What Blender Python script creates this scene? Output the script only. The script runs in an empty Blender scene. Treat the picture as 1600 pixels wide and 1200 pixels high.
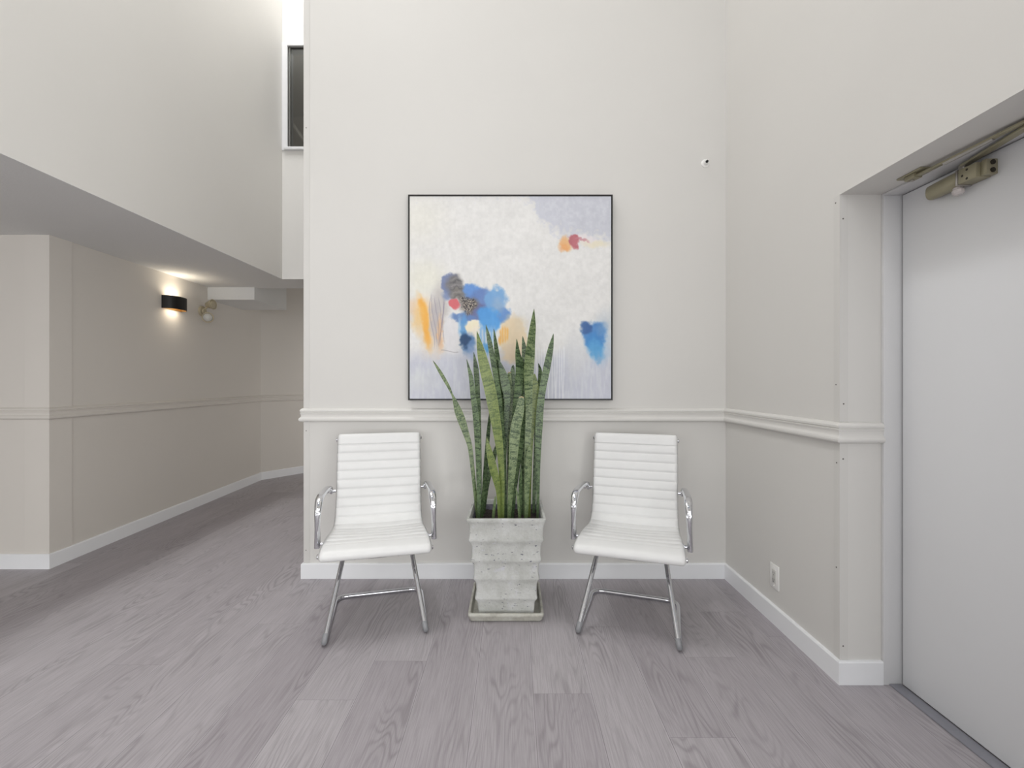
import bpy, bmesh, math, random
import numpy as np
from mathutils import Vector, Matrix, noise as mnoise

# ------------------------------------------------------------------ camera, world, light, exposure
scene = bpy.context.scene
COL = scene.collection
F, CH = 720.0, 1.25                    # focal length in pixels of the 1600-wide frame, camera height
cam_d = bpy.data.cameras.new('camera')
cam = bpy.data.objects.new('camera', cam_d)
COL.objects.link(cam)
cam.location = (0, 0, CH)
cam.rotation_euler = (math.pi / 2, 0, 0)
cam_d.sensor_width = 36.0
cam_d.lens = F / 1600 * 36.0
cam_d.shift_x = -1 / 1600
cam_d.shift_y = -3 / 1600
cam_d.clip_start = 0.05
scene.camera = cam

vs = scene.view_settings
vs.view_transform = 'Standard'
vs.look = 'None'
vs.gamma = 1.0
vs.use_curve_mapping = False
vs.exposure = 0.0

world = bpy.data.worlds.new('world')
scene.world = world
world.use_nodes = True
bg = world.node_tree.nodes['Background']
bg.inputs[0].default_value = (0.80, 0.88, 1.0, 1)
bg.inputs[1].default_value = 0.3


def area_light(name, loc, rot, sx, sy, power, color=(1, 1, 1), spread=180):
    d = bpy.data.lights.new(name, 'AREA')
    d.shape = 'RECTANGLE'
    d.size, d.size_y = sx, sy
    d.energy = power
    d.color = color
    d.spread = math.radians(spread)
    o = bpy.data.objects.new(name, d)
    COL.objects.link(o)
    o.location = loc
    o.rotation_euler = rot
    return o


XL_ = -1.331
E_SKY, E_ENT, E_LOUNGE, E_SIDE, E_ATRIUM, E_HALL, E_SHAFT = 5, 130, 56, 145, 28, 8.5, 108
# daylight through the skylight, the tall entrance glazing behind the camera and the lounge window
area_light('skylight_daylight', (-0.42, -1.6, 6.74), (0, 0, 0), 2.6, 3.9, E_SKY, (0.99, 0.995, 1.0))
area_light('entrance_daylight', (-0.4, -5.42, 2.55), (math.radians(90), 0, 0), 3.0, 4.2, E_ENT, (0.98, 0.99, 1.0))
area_light('lounge_daylight', (-4.2, -5.42, 1.25), (math.radians(90), 0, 0), 2.4, 1.7, E_LOUNGE, (0.98, 0.99, 1.0))
area_light('side_fill_light', (1.34, -2.45, 1.25), (0, math.radians(90), 0), 2.1, 4.3, E_SIDE, (0.985, 0.985, 0.965))  # added fill from the right, lights the left and hall walls


def lamp(name, loc, r, power, color):
    d = bpy.data.lights.new(name, 'POINT')
    d.energy = power
    d.shadow_soft_size = r
    d.color = color
    o = bpy.data.objects.new(name, d)
    COL.objects.link(o)
    o.location = loc
    return o


lamp('atrium_fill_light', (-0.7, 0.2, 5.2), 0.45, E_ATRIUM, (1.0, 0.98, 0.96))  # added soft fill for the side walls, no pendant hangs here
area_light('hall_low_fill_light', (XL_ - 0.02, 6.7, 1.05), (0, math.radians(90), 0), 1.7, 0.8, E_HALL, (1.0, 0.98, 0.95))  # added low glow on the hall wall, its doorway is only assumed
area_light('shaft_fill_light', (-1.77, 2.7, 6.74), (0, 0, 0), 0.7, 3.0, E_SHAFT, (0.99, 0.995, 1.0))  # added overhead fill that lifts the deep upper-left walls


# ------------------------------------------------------------------ helpers
def lin(r, g=None, b=None):
    if g is None:
        r, g, b = r
    return tuple(((c / 255) / 12.92 if c / 255 <= 0.04045 else ((c / 255 + 0.055) / 1.055) ** 2.4) for c in (r, g, b))


def P(px, py, Y):
    """world point seen at pixel (px, py) at depth Y"""
    return Vector(((px - 801) * Y / F, Y, CH - (py - 597) * Y / F))


def link(name, me, mat=None, parent=None):
    o = bpy.data.objects.new(name, me)
    COL.objects.link(o)
    if mat is not None:
        me.materials.append(mat)
    if parent is not None:
        o.parent = parent
    return o


def from_bm(name, bm, mat=None, parent=None, smooth=False, angle=None):
    me = bpy.data.meshes.new(name)
    bmesh.ops.recalc_face_normals(bm, faces=bm.faces)
    bm.to_mesh(me)
    bm.free()
    if smooth:
        me.polygons.foreach_set('use_smooth', [True] * len(me.polygons))
        if angle is not None:
            try:
                me.set_sharp_from_angle(angle=math.radians(angle))
            except Exception:
                pass
    return link(name, me, mat, parent)


def tag(o, label=None, cat=None, group=None, kind=None):
    if label: o['label'] = label
    if cat: o['category'] = cat
    if group: o['group'] = group
    if kind: o['kind'] = kind
    return o


def empty(name, loc=(0, 0, 0), rz=0.0):
    o = bpy.data.objects.new(name, None)
    COL.objects.link(o)
    o.location = loc
    o.rotation_euler = (0, 0, rz)
    o.empty_display_size = 0.1
    return o


def box(bm, x0, x1, y0, y1, z0, z1, bevel=0.0, mtx=None):
    vs_ = [bm.verts.new((x, y, z)) for x in (x0, x1) for y in (y0, y1) for z in (z0, z1)]
    idx = [(0, 1, 3, 2), (4, 6, 7, 5), (0, 4, 5, 1), (2, 3, 7, 6), (0, 2, 6, 4), (1, 5, 7, 3)]
    fs = [bm.faces.new([vs_[i] for i in f]) for f in idx]
    if mtx is not None:
        bmesh.ops.transform(bm, matrix=mtx, verts=vs_)
    if bevel > 0:
        es = list({e for f in fs for e in f.edges})
        bmesh.ops.bevel(bm, geom=es, offset=bevel, segments=2, affect='EDGES', profile=0.5)


def boxo(name, dims, mat, parent=None, bevel=0.0):
    bm = bmesh.new()
    box(bm, *dims, bevel=bevel)
    return from_bm(name, bm, mat, parent, smooth=bevel > 0, angle=40)


def cyl(bm, p0, p1, r0, r1=None, seg=24, caps=True):
    p0, p1 = Vector(p0), Vector(p1)
    r1 = r0 if r1 is None else r1
    d = (p1 - p0)
    q = d.to_track_quat('Z', 'Y').to_matrix()
    a = [bm.verts.new(p0 + q @ Vector((r0 * math.cos(t), r0 * math.sin(t), 0))) for t in [2 * math.pi * i / seg for i in range(seg)]]
    b = [bm.verts.new(p1 + q @ Vector((r1 * math.cos(t), r1 * math.sin(t), 0))) for t in [2 * math.pi * i / seg for i in range(seg)]]
    for i in range(seg):
        bm.faces.new((a[i], a[(i + 1) % seg], b[(i + 1) % seg], b[i]))
    if caps:
        bm.faces.new(a[::-1])
        bm.faces.new(b)


def lathe(bm, origin, axis, prof, seg=28):
    """prof: list of (distance along axis, radius)"""
    origin = Vector(origin)
    q = Vector(axis).to_track_quat('Z', 'Y').to_matrix()
    rings = []
    for d, r in prof:
        rings.append([bm.verts.new(origin + q @ Vector((max(r, 1e-5) * math.cos(t), max(r, 1e-5) * math.sin(t), d)))
                      for t in [2 * math.pi * i / seg for i in range(seg)]])
    for a, b in zip(rings, rings[1:]):
        for i in range(seg):
            bm.faces.new((a[i], a[(i + 1) % seg], b[(i + 1) % seg], b[i]))
    bm.faces.new(rings[0][::-1])
    bm.faces.new(rings[-1])


def catmull(pts, n=8):
    pts = [Vector(p) for p in pts]
    out = []
    P_ = [pts[0] * 2 - pts[1]] + pts + [pts[-1] * 2 - pts[-2]]
    for i in range(1, len(P_) - 2):
        p0, p1, p2, p3 = P_[i - 1:i + 3]
        for k in range(n):
            t = k / n
            out.append(0.5 * ((2 * p1) + (p2 - p0) * t + (2 * p0 - 5 * p1 + 4 * p2 - p3) * t * t + (3 * p1 - p0 - 3 * p2 + p3) * t ** 3))
    out.append(pts[-1].copy())
    return out


def fillet(pts, r, n=8):
    """round the corners of a polyline with radius-like cut r (per inner point)"""
    pts = [Vector(p) for p in pts]
    rr = r if isinstance(r, (list, tuple)) else [r] * len(pts)
    out = [pts[0]]
    for i in range(1, len(pts) - 1):
        a, b, c = pts[i - 1], pts[i], pts[i + 1]
        d = rr[i]
        p = b + (a - b).normalized() * d
        q = b + (c - b).normalized() * d
        for k in range(n + 1):
            t = k / n
            out.append((1 - t) ** 2 * p + 2 * t * (1 - t) * b + t * t * q)
    out.append(pts[-1])
    return out


def tube(bm, pts, r, seg=16, caps=True):
    """round tube along points; r number or list"""
    pts = [Vector(p) for p in pts]
    n = len(pts)
    rad = r if isinstance(r, (list, tuple)) else [r] * n
    tans = []
    for i in range(n):
        a = pts[max(i - 1, 0)]
        b = pts[min(i + 1, n - 1)]
        tans.append((b - a).normalized())
    up = Vector((0, 0, 1)) if abs(tans[0].z) < 0.9 else Vector((1, 0, 0))
    nrm = (up - tans[0] * up.dot(tans[0])).normalized()
    rings = []
    for i in range(n):
        nrm = (nrm - tans[i] * nrm.dot(tans[i])).normalized()
        bn = tans[i].cross(nrm)
        rings.append([bm.verts.new(pts[i] + (nrm * math.cos(t) + bn * math.sin(t)) * rad[i])
                      for t in [2 * math.pi * k / seg for k in range(seg)]])
    for a, b in zip(rings, rings[1:]):
        for k in range(seg):
            bm.faces.new((a[k], a[(k + 1) % seg], b[(k + 1) % seg], b[k]))
    if caps:
        bm.faces.new(rings[0][::-1])
        bm.faces.new(rings[-1])


def copy_tree(o, parent=None):
    c = o.copy()
    COL.objects.link(c)
    if parent is not None:
        c.parent = parent
    for ch in list(o.children):
        copy_tree(ch, c)
    return c


# ------------------------------------------------------------------ materials
def new_mat(name):
    m = bpy.data.materials.new(name)
    m.use_nodes = True
    nt = m.node_tree
    return m, nt, nt.nodes['Principled BSDF']


def N(nt, t, **kw):
    n = nt.nodes.new(t)
    for k, v in kw.items():
        setattr(n, k, v)
    return n


def mix(nt, fac, a, b, blend='MIX'):
    n = N(nt, 'ShaderNodeMix', data_type='RGBA', blend_type=blend)
    for sock, v in ((0, fac), (6, a), (7, b)):
        if isinstance(v, bpy.types.NodeSocket):
            nt.links.new(v, n.inputs[sock])
        elif isinstance(v, tuple):
            n.inputs[sock].default_value = (v[0], v[1], v[2], 1)
        else:
            n.inputs[sock].default_value = v
    return n.outputs[2]


def math_n(nt, op, a, b=None, c=None, clamp=False):
    n = N(nt, 'ShaderNodeMath', operation=op, use_clamp=clamp)
    for i, v in enumerate((a, b, c)):
        if v is None:
            continue
        if isinstance(v, bpy.types.NodeSocket):
            nt.links.new(v, n.inputs[i])
        else:
            n.inputs[i].default_value = v
    return n.outputs[0]


def noise_n(nt, vec, scale, detail=3, rough=0.5, dist=0.0):
    n = N(nt, 'ShaderNodeTexNoise')
    n.inputs['Scale'].default_value = scale
    n.inputs['Detail'].default_value = detail
    n.inputs['Roughness'].default_value = rough
    n.inputs['Distortion'].default_value = dist
    if vec is not None:
        nt.links.new(vec, n.inputs['Vector'])
    return n.outputs['Fac']


def bump_n(nt, h, strength, dist, bsdf):
    b = N(nt, 'ShaderNodeBump')
    b.inputs['Strength'].default_value = strength
    b.inputs['Distance'].default_value = dist
    nt.links.new(h, b.inputs['Height'])
    nt.links.new(b.outputs[0], bsdf.inputs['Normal'])
    return b


def ramp(nt, fac, stops):
    r = N(nt, 'ShaderNodeValToRGB')
    el = r.color_ramp.elements
    while len(el) < len(stops):
        el.new(0.5)
    for e, (p, c) in zip(el, stops):
        e.position = p
        e.color = (c[0], c[1], c[2], 1)
    nt.links.new(fac, r.inputs[0])
    return r.outputs[0]


def mapping(nt, vec, scale, loc=None):
    m = N(nt, 'ShaderNodeMapping')
    m.inputs['Scale'].default_value = scale
    if loc is not None:
        m.inputs['Location'].default_value = loc
    nt.links.new(vec, m.inputs['Vector'])
    return m.outputs[0]


def paint(name, col, rough=0.6, bump=0.05, scale=220, mottle=0.03):
    m, nt, b = new_mat(name)
    tc = N(nt, 'ShaderNodeTexCoord')
    n1 = noise_n(nt, tc.outputs['Object'], scale, 4)
    n2 = noise_n(nt, tc.outputs['Object'], 1.3, 4)
    c = lin(col)
    dark = tuple(x * (1 - mottle) for x in c)
    lite = tuple(min(1, x * (1 + mottle)) for x in c)
    nt.links.new(mix(nt, n2, dark, lite), b.inputs['Base Color'])
    b.inputs['Roughness'].default_value = rough
    b.inputs['Specular IOR Level'].default_value = 0.35
    if bump:
        bump_n(nt, n1, bump, 0.002, b)
    return m


M_wall = paint('wall_paint', (219, 217, 213), 0.55, 0.08)
M_wall_r = M_wall
M_wall_l = paint('hall_wall_paint', (217, 212, 205), 0.6, 0.08)
M_ceil = paint('ceiling_texture_paint', (226, 226, 224), 0.85, 0.9, 90, 0.02)
M_rail = paint('rail_paint', (222, 220, 216), 0.4, 0.02)
M_base = paint('baseboard_paint', (240, 241, 243), 0.38, 0.02)
M_door = paint('door_paint', (230, 231, 233), 0.45, 0.05, 60, 0.015)
M_frame_w = paint('door_frame_paint', (217, 217, 218), 0.42, 0.03)
M_guard = paint('corner_guard_paint', (215, 213, 209), 0.45, 0.02)
M_plastic = paint('white_plastic', (240, 239, 236), 0.3, 0.0)
M_dark = paint('dark_recess', (30, 30, 30), 0.6, 0.0)
M_nail = paint('nail_head', (105, 100, 96), 0.5, 0.0)


def simple(name, col, rough=0.4, metal=0.0, spec=0.5, scale=40, var=0.06, bump=0.0):
    m, nt, b = new_mat(name)
    tc = N(nt, 'ShaderNodeTexCoord')
    n = noise_n(nt, tc.outputs['Object'], scale, 3)
    c = lin(col)
    nt.links.new(mix(nt, n, tuple(x * (1 - var) for x in c), tuple(min(1, x * (1 + var)) for x in c)), b.inputs['Base Color'])
    b.inputs['Roughness'].default_value = rough
    b.inputs['Metallic'].default_value = metal
    b.inputs['Specular IOR Level'].default_value = spec
    if bump:
        bump_n(nt, n, bump, 0.002, b)
    return m


M_chrome = simple('polished_chrome', (216, 217, 221), 0.06, 1.0, 0.5, 5, 0.02)
M_cast = simple('brushed_cast_metal', (190, 192, 198), 0.3, 1.0, 0.5, 60, 0.03)
M_glide = simple('clear_grey_plastic_glide', (140, 141, 144), 0.35, 0.0)
M_black = simple('black_frame', (38, 36, 34), 0.35, 0.0)
M_bronze = simple('bronze_frame_edge', (95, 84, 70), 0.35, 0.6)
M_closer = simple('olive_bronze_enamel', (158, 152, 128), 0.38, 0.35, 0.5, 30, 0.08)
M_closer_d = simple('closer_screw_dark', (52, 48, 40), 0.5, 0.4)
M_steel = simple('worn_steel', (180, 176, 172), 0.28, 0.9, 0.5, 60, 0.1)
M_sconce = simple('matte_black_metal', (22, 20, 18), 0.45, 0.2)
M_beige = simple('aged_beige_plastic', (176, 166, 142), 0.45, 0.0)
M_thresh = simple('grey_vinyl_threshold', (138, 138, 146), 0.5, 0.0, 0.4, 80, 0.06)

# sconce interior: brass-coloured lining
M_brass = simple('brass_lining', (216, 182, 124), 0.3, 0.6)
m, nt, b = new_mat('sconce_diffuser_glow')
b.inputs['Base Color'].default_value = (1, 0.86, 0.62, 1)
b.inputs['Emission Color'].default_value = (1, 0.84, 0.58, 1)
b.inputs['Emission Strength'].default_value = 6.0
M_glow = m

# clear lens of the emergency lamp and glass of the upper window
m, nt, b = new_mat('clear_lens')
b.inputs['Base Color'].default_value = (0.9, 0.9, 0.88, 1)
b.inputs['Roughness'].default_value = 0.08
b.inputs['Transmission Weight'].default_value = 0.5
b.inputs['IOR'].default_value = 1.35
M_lens = m
m, nt, b = new_mat('window_glass')
out = nt.nodes['Material Output']
tr = N(nt, 'ShaderNodeBsdfTransparent')
tr.inputs[0].default_value = (0.72, 0.73, 0.72, 1)
gl = N(nt, 'ShaderNodeBsdfGlossy')
gl.inputs['Roughness'].default_value = 0.02
fr = N(nt, 'ShaderNodeFresnel')
fr.inputs[0].default_value = 1.5
ms = N(nt, 'ShaderNodeMixShader')
nt.links.new(fr.outputs[0], ms.inputs[0])
nt.links.new(tr.outputs[0], ms.inputs[1])
nt.links.new(gl.outputs[0], ms.inputs[2])
nt.links.new(ms.outputs[0], out.inputs['Surface'])
M_glass = m

# white leatherette
m, nt, b = new_mat('white_leatherette')
tc = N(nt, 'ShaderNodeTexCoord')
vor = N(nt, 'ShaderNodeTexVoronoi')
vor.inputs['Scale'].default_value = 420
nt.links.new(tc.outputs['Object'], vor.inputs['Vector'])
n2 = noise_n(nt, tc.outputs['Object'], 14, 4)
nt.links.new(mix(nt, n2, lin(225, 225, 224), lin(233, 233, 232)), b.inputs['Base Color'])
b.inputs['Roughness'].default_value = 0.42
bump_n(nt, vor.outputs['Distance'], 0.12, 0.001, b)
M_leather = m

# vinyl plank floor: tone per plank and grain offsets come from a face-corner attribute
m, nt, b = new_mat('grey_oak_planks')
uv = N(nt, 'ShaderNodeUVMap', uv_map='plank')
at = N(nt, 'ShaderNodeAttribute', attribute_name='tone')
sep = N(nt, 'ShaderNodeSeparateColor')
nt.links.new(at.outputs['Color'], sep.inputs[0])
off = N(nt, 'ShaderNodeCombineXYZ')
nt.links.new(math_n(nt, 'MULTIPLY', sep.outputs[0], 37.0), off.inputs[0])
nt.links.new(math_n(nt, 'MULTIPLY', sep.outputs[1], 53.0), off.inputs[1])
add = N(nt, 'ShaderNodeVectorMath', operation='ADD')
nt.links.new(uv.outputs[0], add.inputs[0])
nt.links.new(off.outputs[0], add.inputs[1])
vec = add.outputs[0]
# cathedral rings = contour lines of a stretched noise
n_c = noise_n(nt, mapping(nt, vec, (5.5, 0.85, 1)), 1.0, 2, 0.45)
rings = math_n(nt, 'SINE', math_n(nt, 'MULTIPLY', n_c, 170.0))
rings = math_n(nt, 'MULTIPLY_ADD', rings, 0.5, 0.5)
rings = math_n(nt, 'POWER', rings, 2.5)
where = noise_n(nt, mapping(nt, vec, (7.0, 1.6, 1)), 1.0, 2, 0.5)
wm = ramp(nt, where, [(0.42, (0, 0, 0)), (0.62, (1, 1, 1))])
fib = noise_n(nt, mapping(nt, vec, (230, 5.5, 1)), 1.0, 4, 0.6)
pore = noise_n(nt, mapping(nt, vec, (420, 14, 1)), 1.0, 2, 0.5)
broad = noise_n(nt, mapping(nt, vec, (9, 0.9, 1)), 1.0, 3, 0.6)
base = mix(nt, sep.outputs[2], lin(170, 164, 169), lin(187, 182, 186))
base = mix(nt, ramp(nt, broad, [(0.3, (0, 0, 0)), (0.7, (1, 1, 1))]), mix(nt, 0.25, base, lin(142, 136, 140)), base)
g = math_n(nt, 'MULTIPLY', math_n(nt, 'MULTIPLY', rings, wm), 0.34)
base = mix(nt, g, base, lin(98, 92, 94))
base = mix(nt, math_n(nt, 'MULTIPLY', ramp(nt, fib, [(0.40, (1, 1, 1)), (0.58, (0, 0, 0))]), 0.30), base, lin(122, 116, 118))
base = mix(nt, math_n(nt, 'MULTIPLY', ramp(nt, pore, [(0.60, (0, 0, 0)), (0.72, (1, 1, 1))]), 0.25), base, lin(188, 184, 186))
sx = N(nt, 'ShaderNodeSeparateXYZ')
nt.links.new(uv.outputs[0], sx.inputs[0])
PW = 0.234
eu = math_n(nt, 'MINIMUM', sx.outputs[0], math_n(nt, 'SUBTRACT', PW, sx.outputs[0]))
ev = sx.outputs[1]
seam = math_n(nt, 'LESS_THAN', math_n(nt, 'MINIMUM', eu, ev), 0.0013)
base = mix(nt, math_n(nt, 'MULTIPLY', seam, 0.65), base, lin(118, 112, 116))
lite = math_n(nt, 'LESS_THAN', math_n(nt, 'ABSOLUTE', math_n(nt, 'SUBTRACT', eu, 0.0030)), 0.0014)
base = mix(nt, math_n(nt, 'MULTIPLY', lite, 0.22), base, lin(205, 202, 205))
nt.links.new(base, b.inputs['Base Color'])
nt.links.new(math_n(nt, 'MULTIPLY_ADD', fib, 0.18, 0.36), b.inputs['Roughness'])
b.inputs['Specular IOR Level'].default_value = 0.4
bump_n(nt, math_n(nt, 'ADD', fib, math_n(nt, 'MULTIPLY', rings, 0.4)), 0.12, 0.001, b)
M_floor = m

# weathered whitewashed planter
m, nt, b = new_mat('whitewashed_stone')
tc = N(nt, 'ShaderNodeTexCoord')
n1 = noise_n(nt, tc.outputs['Object'], 9, 6, 0.65)
n2 = noise_n(nt, tc.outputs['Object'], 75, 5, 0.6)
n3 = noise_n(nt, mapping(nt, tc.outputs['Object'], (1, 1, 2.2)), 42, 3, 0.6)
c = ramp(nt, n1, [(0.32, lin(180, 181, 176)), (0.55, lin(206, 207, 204)), (0.75, lin(218, 219, 219))])
c = mix(nt, math_n(nt, 'MULTIPLY', n2, 0.45), c, lin(168, 168, 163))
c = mix(nt, ramp(nt, n3, [(0.655, (0, 0, 0)), (0.69, (1, 1, 1))]), c, lin(112, 112, 122))
n4 = noise_n(nt, tc.outputs['Object'], 16, 4, 0.6)
c = mix(nt, ramp(nt, n4, [(0.60, (0, 0, 0)), (0.70, (0.6, 0.6, 0.6))]), c, lin(206, 206, 216))
nt.links.new(c, b.inputs['Base Color'])
b.inputs['Roughness'].default_value = 0.85
bump_n(nt, math_n(nt, 'ADD', n2, n1), 0.6, 0.006, b)
M_stone = m
m, nt, b = new_mat('inner_planter_clay')
tc = N(nt, 'ShaderNodeTexCoord')
n1 = noise_n(nt, tc.outputs['Object'], 25, 5)
nt.links.new(ramp(nt, n1, [(0.35, lin(95, 92, 110)), (0.6, lin(140, 138, 150)), (0.75, lin(180, 178, 182))]), b.inputs['Base Color'])
b.inputs['Roughness'].default_value = 0.9
M_inner = m
m, nt, b = new_mat('glazed_saucer')
tc = N(nt, 'ShaderNodeTexCoord')
n1 = noise_n(nt, tc.outputs['Object'], 18, 6, 0.7)
nt.links.new(ramp(nt, n1, [(0.3, lin(158, 155, 146)), (0.5, lin(186, 184, 174)), (0.7, lin(198, 198, 190))]), b.inputs['Base Color'])
b.inputs['Roughness'].default_value = 0.5
bump_n(nt, n1, 0.25, 0.003, b)
M_saucer = m
m, nt, b = new_mat('potting_soil')
tc = N(nt, 'ShaderNodeTexCoord')
n1 = noise_n(nt, tc.outputs['Object'], 60, 6, 0.7)
nt.links.new(ramp(nt, n1, [(0.35, lin(34, 28, 26)), (0.6, lin(72, 62, 58)), (0.75, lin(110, 100, 98))]), b.inputs['Base Color'])
b.inputs['Roughness'].default_value = 0.95
bump_n(nt, n1, 1.0, 0.02, b)
M_soil = m


def leaf_mat(name, dark, lite, edge, bands, contrast):
    m, nt, b = new_mat(name)
    uv = N(nt, 'ShaderNodeUVMap', uv_map='leaf')
    v = uv.outputs[0]
    sep = N(nt, 'ShaderNodeSeparateXYZ')
    nt.links.new(v, sep.inputs[0])
    n1 = noise_n(nt, mapping(nt, v, (0.8, bands, 1)), 1.0, 4, 0.62, 0.6)
    n2 = noise_n(nt, mapping(nt, v, (7.0, bands * 2.2, 1)), 1.0, 2, 0.6)
    n3 = noise_n(nt, mapping(nt, v, (5.0, 2.5, 1)), 1.0, 3, 0.6)
    f = math_n(nt, 'ADD', math_n(nt, 'MULTIPLY', n1, 0.62), math_n(nt, 'MULTIPLY', n2, 0.38))
    c = ramp(nt, f, [(0.5 - contrast, lin(dark)), (0.5 + contrast, lin(lite))])
    c = mix(nt, math_n(nt, 'MULTIPLY', n3, 0.35), c, lin(dark))
    e = math_n(nt, 'ABSOLUTE', math_n(nt, 'SUBTRACT', sep.outputs[0], 0.5))
    c = mix(nt, ramp(nt, e, [(0.45, (0, 0, 0)), (0.49, (0.7, 0.7, 0.7))]), c, lin(edge))
    # plain darker green towards the foot of each leaf, where the banding fades
    foot = N(nt, 'ShaderNodeMapRange')
    nt.links.new(sep.outputs[1], foot.inputs[0])
    foot.inputs[1].default_value = 0.02
    foot.inputs[2].default_value = 0.30
    foot.inputs[3].default_value = 0.55
    foot.inputs[4].default_value = 0.0
    c = mix(nt, foot.outputs[0], c, lin(tuple(int(a * 0.55 + d * 0.45) for a, d in zip(dark, lite))))
    nt.links.new(c, b.inputs['Base Color'])
    b.inputs['Roughness'].default_value = 0.38
    bump_n(nt, n2, 0.1, 0.001, b)
    return m


M_leaf_d = leaf_mat('dark_banded_leaf', (38, 58, 34), (116, 138, 96), (92, 110, 66), 58, 0.06)
M_leaf_m = leaf_mat('mid_banded_leaf', (50, 74, 38), (138, 154, 108), (116, 132, 76), 54, 0.07)
M_leaf_l = leaf_mat('light_banded_leaf', (76, 96, 42), (136, 150, 80), (140, 152, 88), 52, 0.08)
M_dry = simple('dry_leaf_tip', (196, 176, 138), 0.7, 0.0)

# ------------------------------------------------------------------ the setting
YB = 2.941           # back wall
XL = -1.331          # left end of the back wall
XR = 1.36            # right wall
YN = 1.915           # far cheek of the door recess
ZH = 2.029           # head of the door recess
XD = 1.603           # face of the door leaf
ZC = 2.238           # low ceiling
XU = -2.209          # wall above the low ceiling
YU = 4.418
ZT = 6.75            # high ceiling
A0, A1, A2 = (-3.11, 3.093), (-3.219, 5.882), (-1.50, 8.24)


def struct(o):
    o['kind'] = 'structure'
    return o


def sbox(name, x0, x1, y0, y1, z0, z1, mat):
    return struct(boxo(name, (x0, x1, y0, y1, z0, z1), mat))


def multi(name, boxes, mat):
    bm = bmesh.new()
    for d in boxes:
        box(bm, *d)
    return struct(from_bm(name, bm, mat))


def build_floor():
    random.seed(11)
    x0, x1, y0, y1 = -6.2, 1.70, -5.5, 8.5
    known = {0: 1.811, 7: 2.093 - 0.0, -4: 2.036, -5: 2.479, 5: 2.356, 4: 1.848, 8: 2.507, 1: 2.064, -3: 2.761, -2: 2.381, -10: 3.18,
             2: 1.30, 3: 0.75, 6: 1.62, -1: 1.28}
    L = 1.8
    verts, faces, uvs, tones = [], [], [], []
    k0 = math.floor((x0 + 0.853) / PW)
    k1 = math.ceil((x1 + 0.853) / PW)
    for k in range(k0, k1):
        a = max(x0, -0.853 + k * PW)
        b_ = min(x1, -0.853 + (k + 1) * PW)
        if b_ <= a:
            continue
        ju = a - (-0.853 + k * PW)
        j = known.get(k, random.uniform(0, L))
        j0 = j - math.ceil((j - y0) / L) * L
        y = j0
        while y < y1:
            ya, yb = max(y, y0), min(y + L, y1)
            if yb > ya:
                i = len(verts)
                verts += [(a, ya, 0), (b_, ya, 0), (b_, yb, 0), (a, yb, 0)]
                faces.append((i, i + 1, i + 2, i + 3))
                uvs += [(ju, ya - y), (ju + b_ - a, ya - y), (ju + b_ - a, yb - y), (ju, yb - y)]
                t = (random.random(), random.random(), random.random(), 1)
                tones += [t] * 4
            y += L
    # slab body below
    i = len(verts)
    verts += [(x0, y0, -0.12), (x1, y0, -0.12), (x1, y1, -0.12), (x0, y1, -0.12), (x0, y0, 0), (x1, y0, 0), (x1, y1, 0), (x0, y1, 0)]
    sl = [(i + 3, i + 2, i + 1, i), (i, i + 1, i + 5, i + 4), (i + 1, i + 2, i + 6, i + 5), (i + 2, i + 3, i + 7, i + 6), (i + 3, i, i + 4, i + 7)]
    for f in sl:
        faces.append(f)
        uvs += [(0.1, 0.1)] * 4
        tones += [(0.5, 0.5, 0.5, 1)] * 4
    me = bpy.data.meshes.new('floor')
    me.from_pydata(verts, [], faces)
    ul = me.uv_layers.new(name='plank')
    ul.data.foreach_set('uv', np.array(uvs, dtype=np.float32).ravel())
    ca = me.color_attributes.new('tone', 'FLOAT_COLOR', 'CORNER')
    ca.data.foreach_set('color', np.array(tones, dtype=np.float32).ravel())
    return struct(link('floor', me, M_floor))


build_floor()

sbox('wall_back', XL, 1.62, YB, YB + 0.16, 0, ZT, M_wall)
# right wall: far piece, the part over the door recess, near piece with an opening for the added side window
multi('wall_right', [(XR, 1.62, YN, YB, 0, ZT), (XR, 1.62, 0.95, YN, ZH, ZT), (XR, 1.62, -0.25, 0.95, 0, ZT), (XR, 1.62, -5.5, -4.65, 0, ZT), (XR, 1.62, -4.65, -0.25, 0, 0.15), (XR, 1.62, -4.65, -0.25, 2.35, ZT)], M_wall_r)
sbox('wall_right_outer', 1.64, 1.70, 0.9, 2.0, 0, 2.3, M_wall_r)
# hall and low-lounge walls on the left
sbox('wall_left_front', -6.2, A0[0], A0[1], A0[1] + 0.16, 0, 2.45, M_wall_l)


def slanted_wall(name, p, q, z0, z1, th, mat):
    """wall whose room face runs p->q with the room on its right-hand side"""
    p, q = Vector((p[0], p[1], 0)), Vector((q[0], q[1], 0))
    d = (q - p).normalized()
    n = Vector((-d.y, d.x, 0)) * th
    bm = bmesh.new()
    pts = [p, q, q + n, p + n]
    lo = [bm.verts.new((v.x, v.y, z0)) for v in pts]
    hi = [bm.verts.new((v.x, v.y, z1)) for v in pts]
    bm.faces.new(lo[::-1])
    bm.faces.new(hi)
    for i in range(4):
        bm.faces.new((lo[i], lo[(i + 1) % 4], hi[(i + 1) % 4], hi[i]))
    return struct(from_bm(name, bm, mat))


slanted_wall('wall_left', (A0[0], A0[1] + 0.001), A1, 0, 2.75, 0.16, M_wall_l)
slanted_wall('wall_hall_far', A1, A2, 0, 2.75, 0.16, M_wall_l)
sbox('wall_hall_right', XL, XL + 0.13, YB + 0.16, 8.5, 0, 2.75, M_wall_l)
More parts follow.
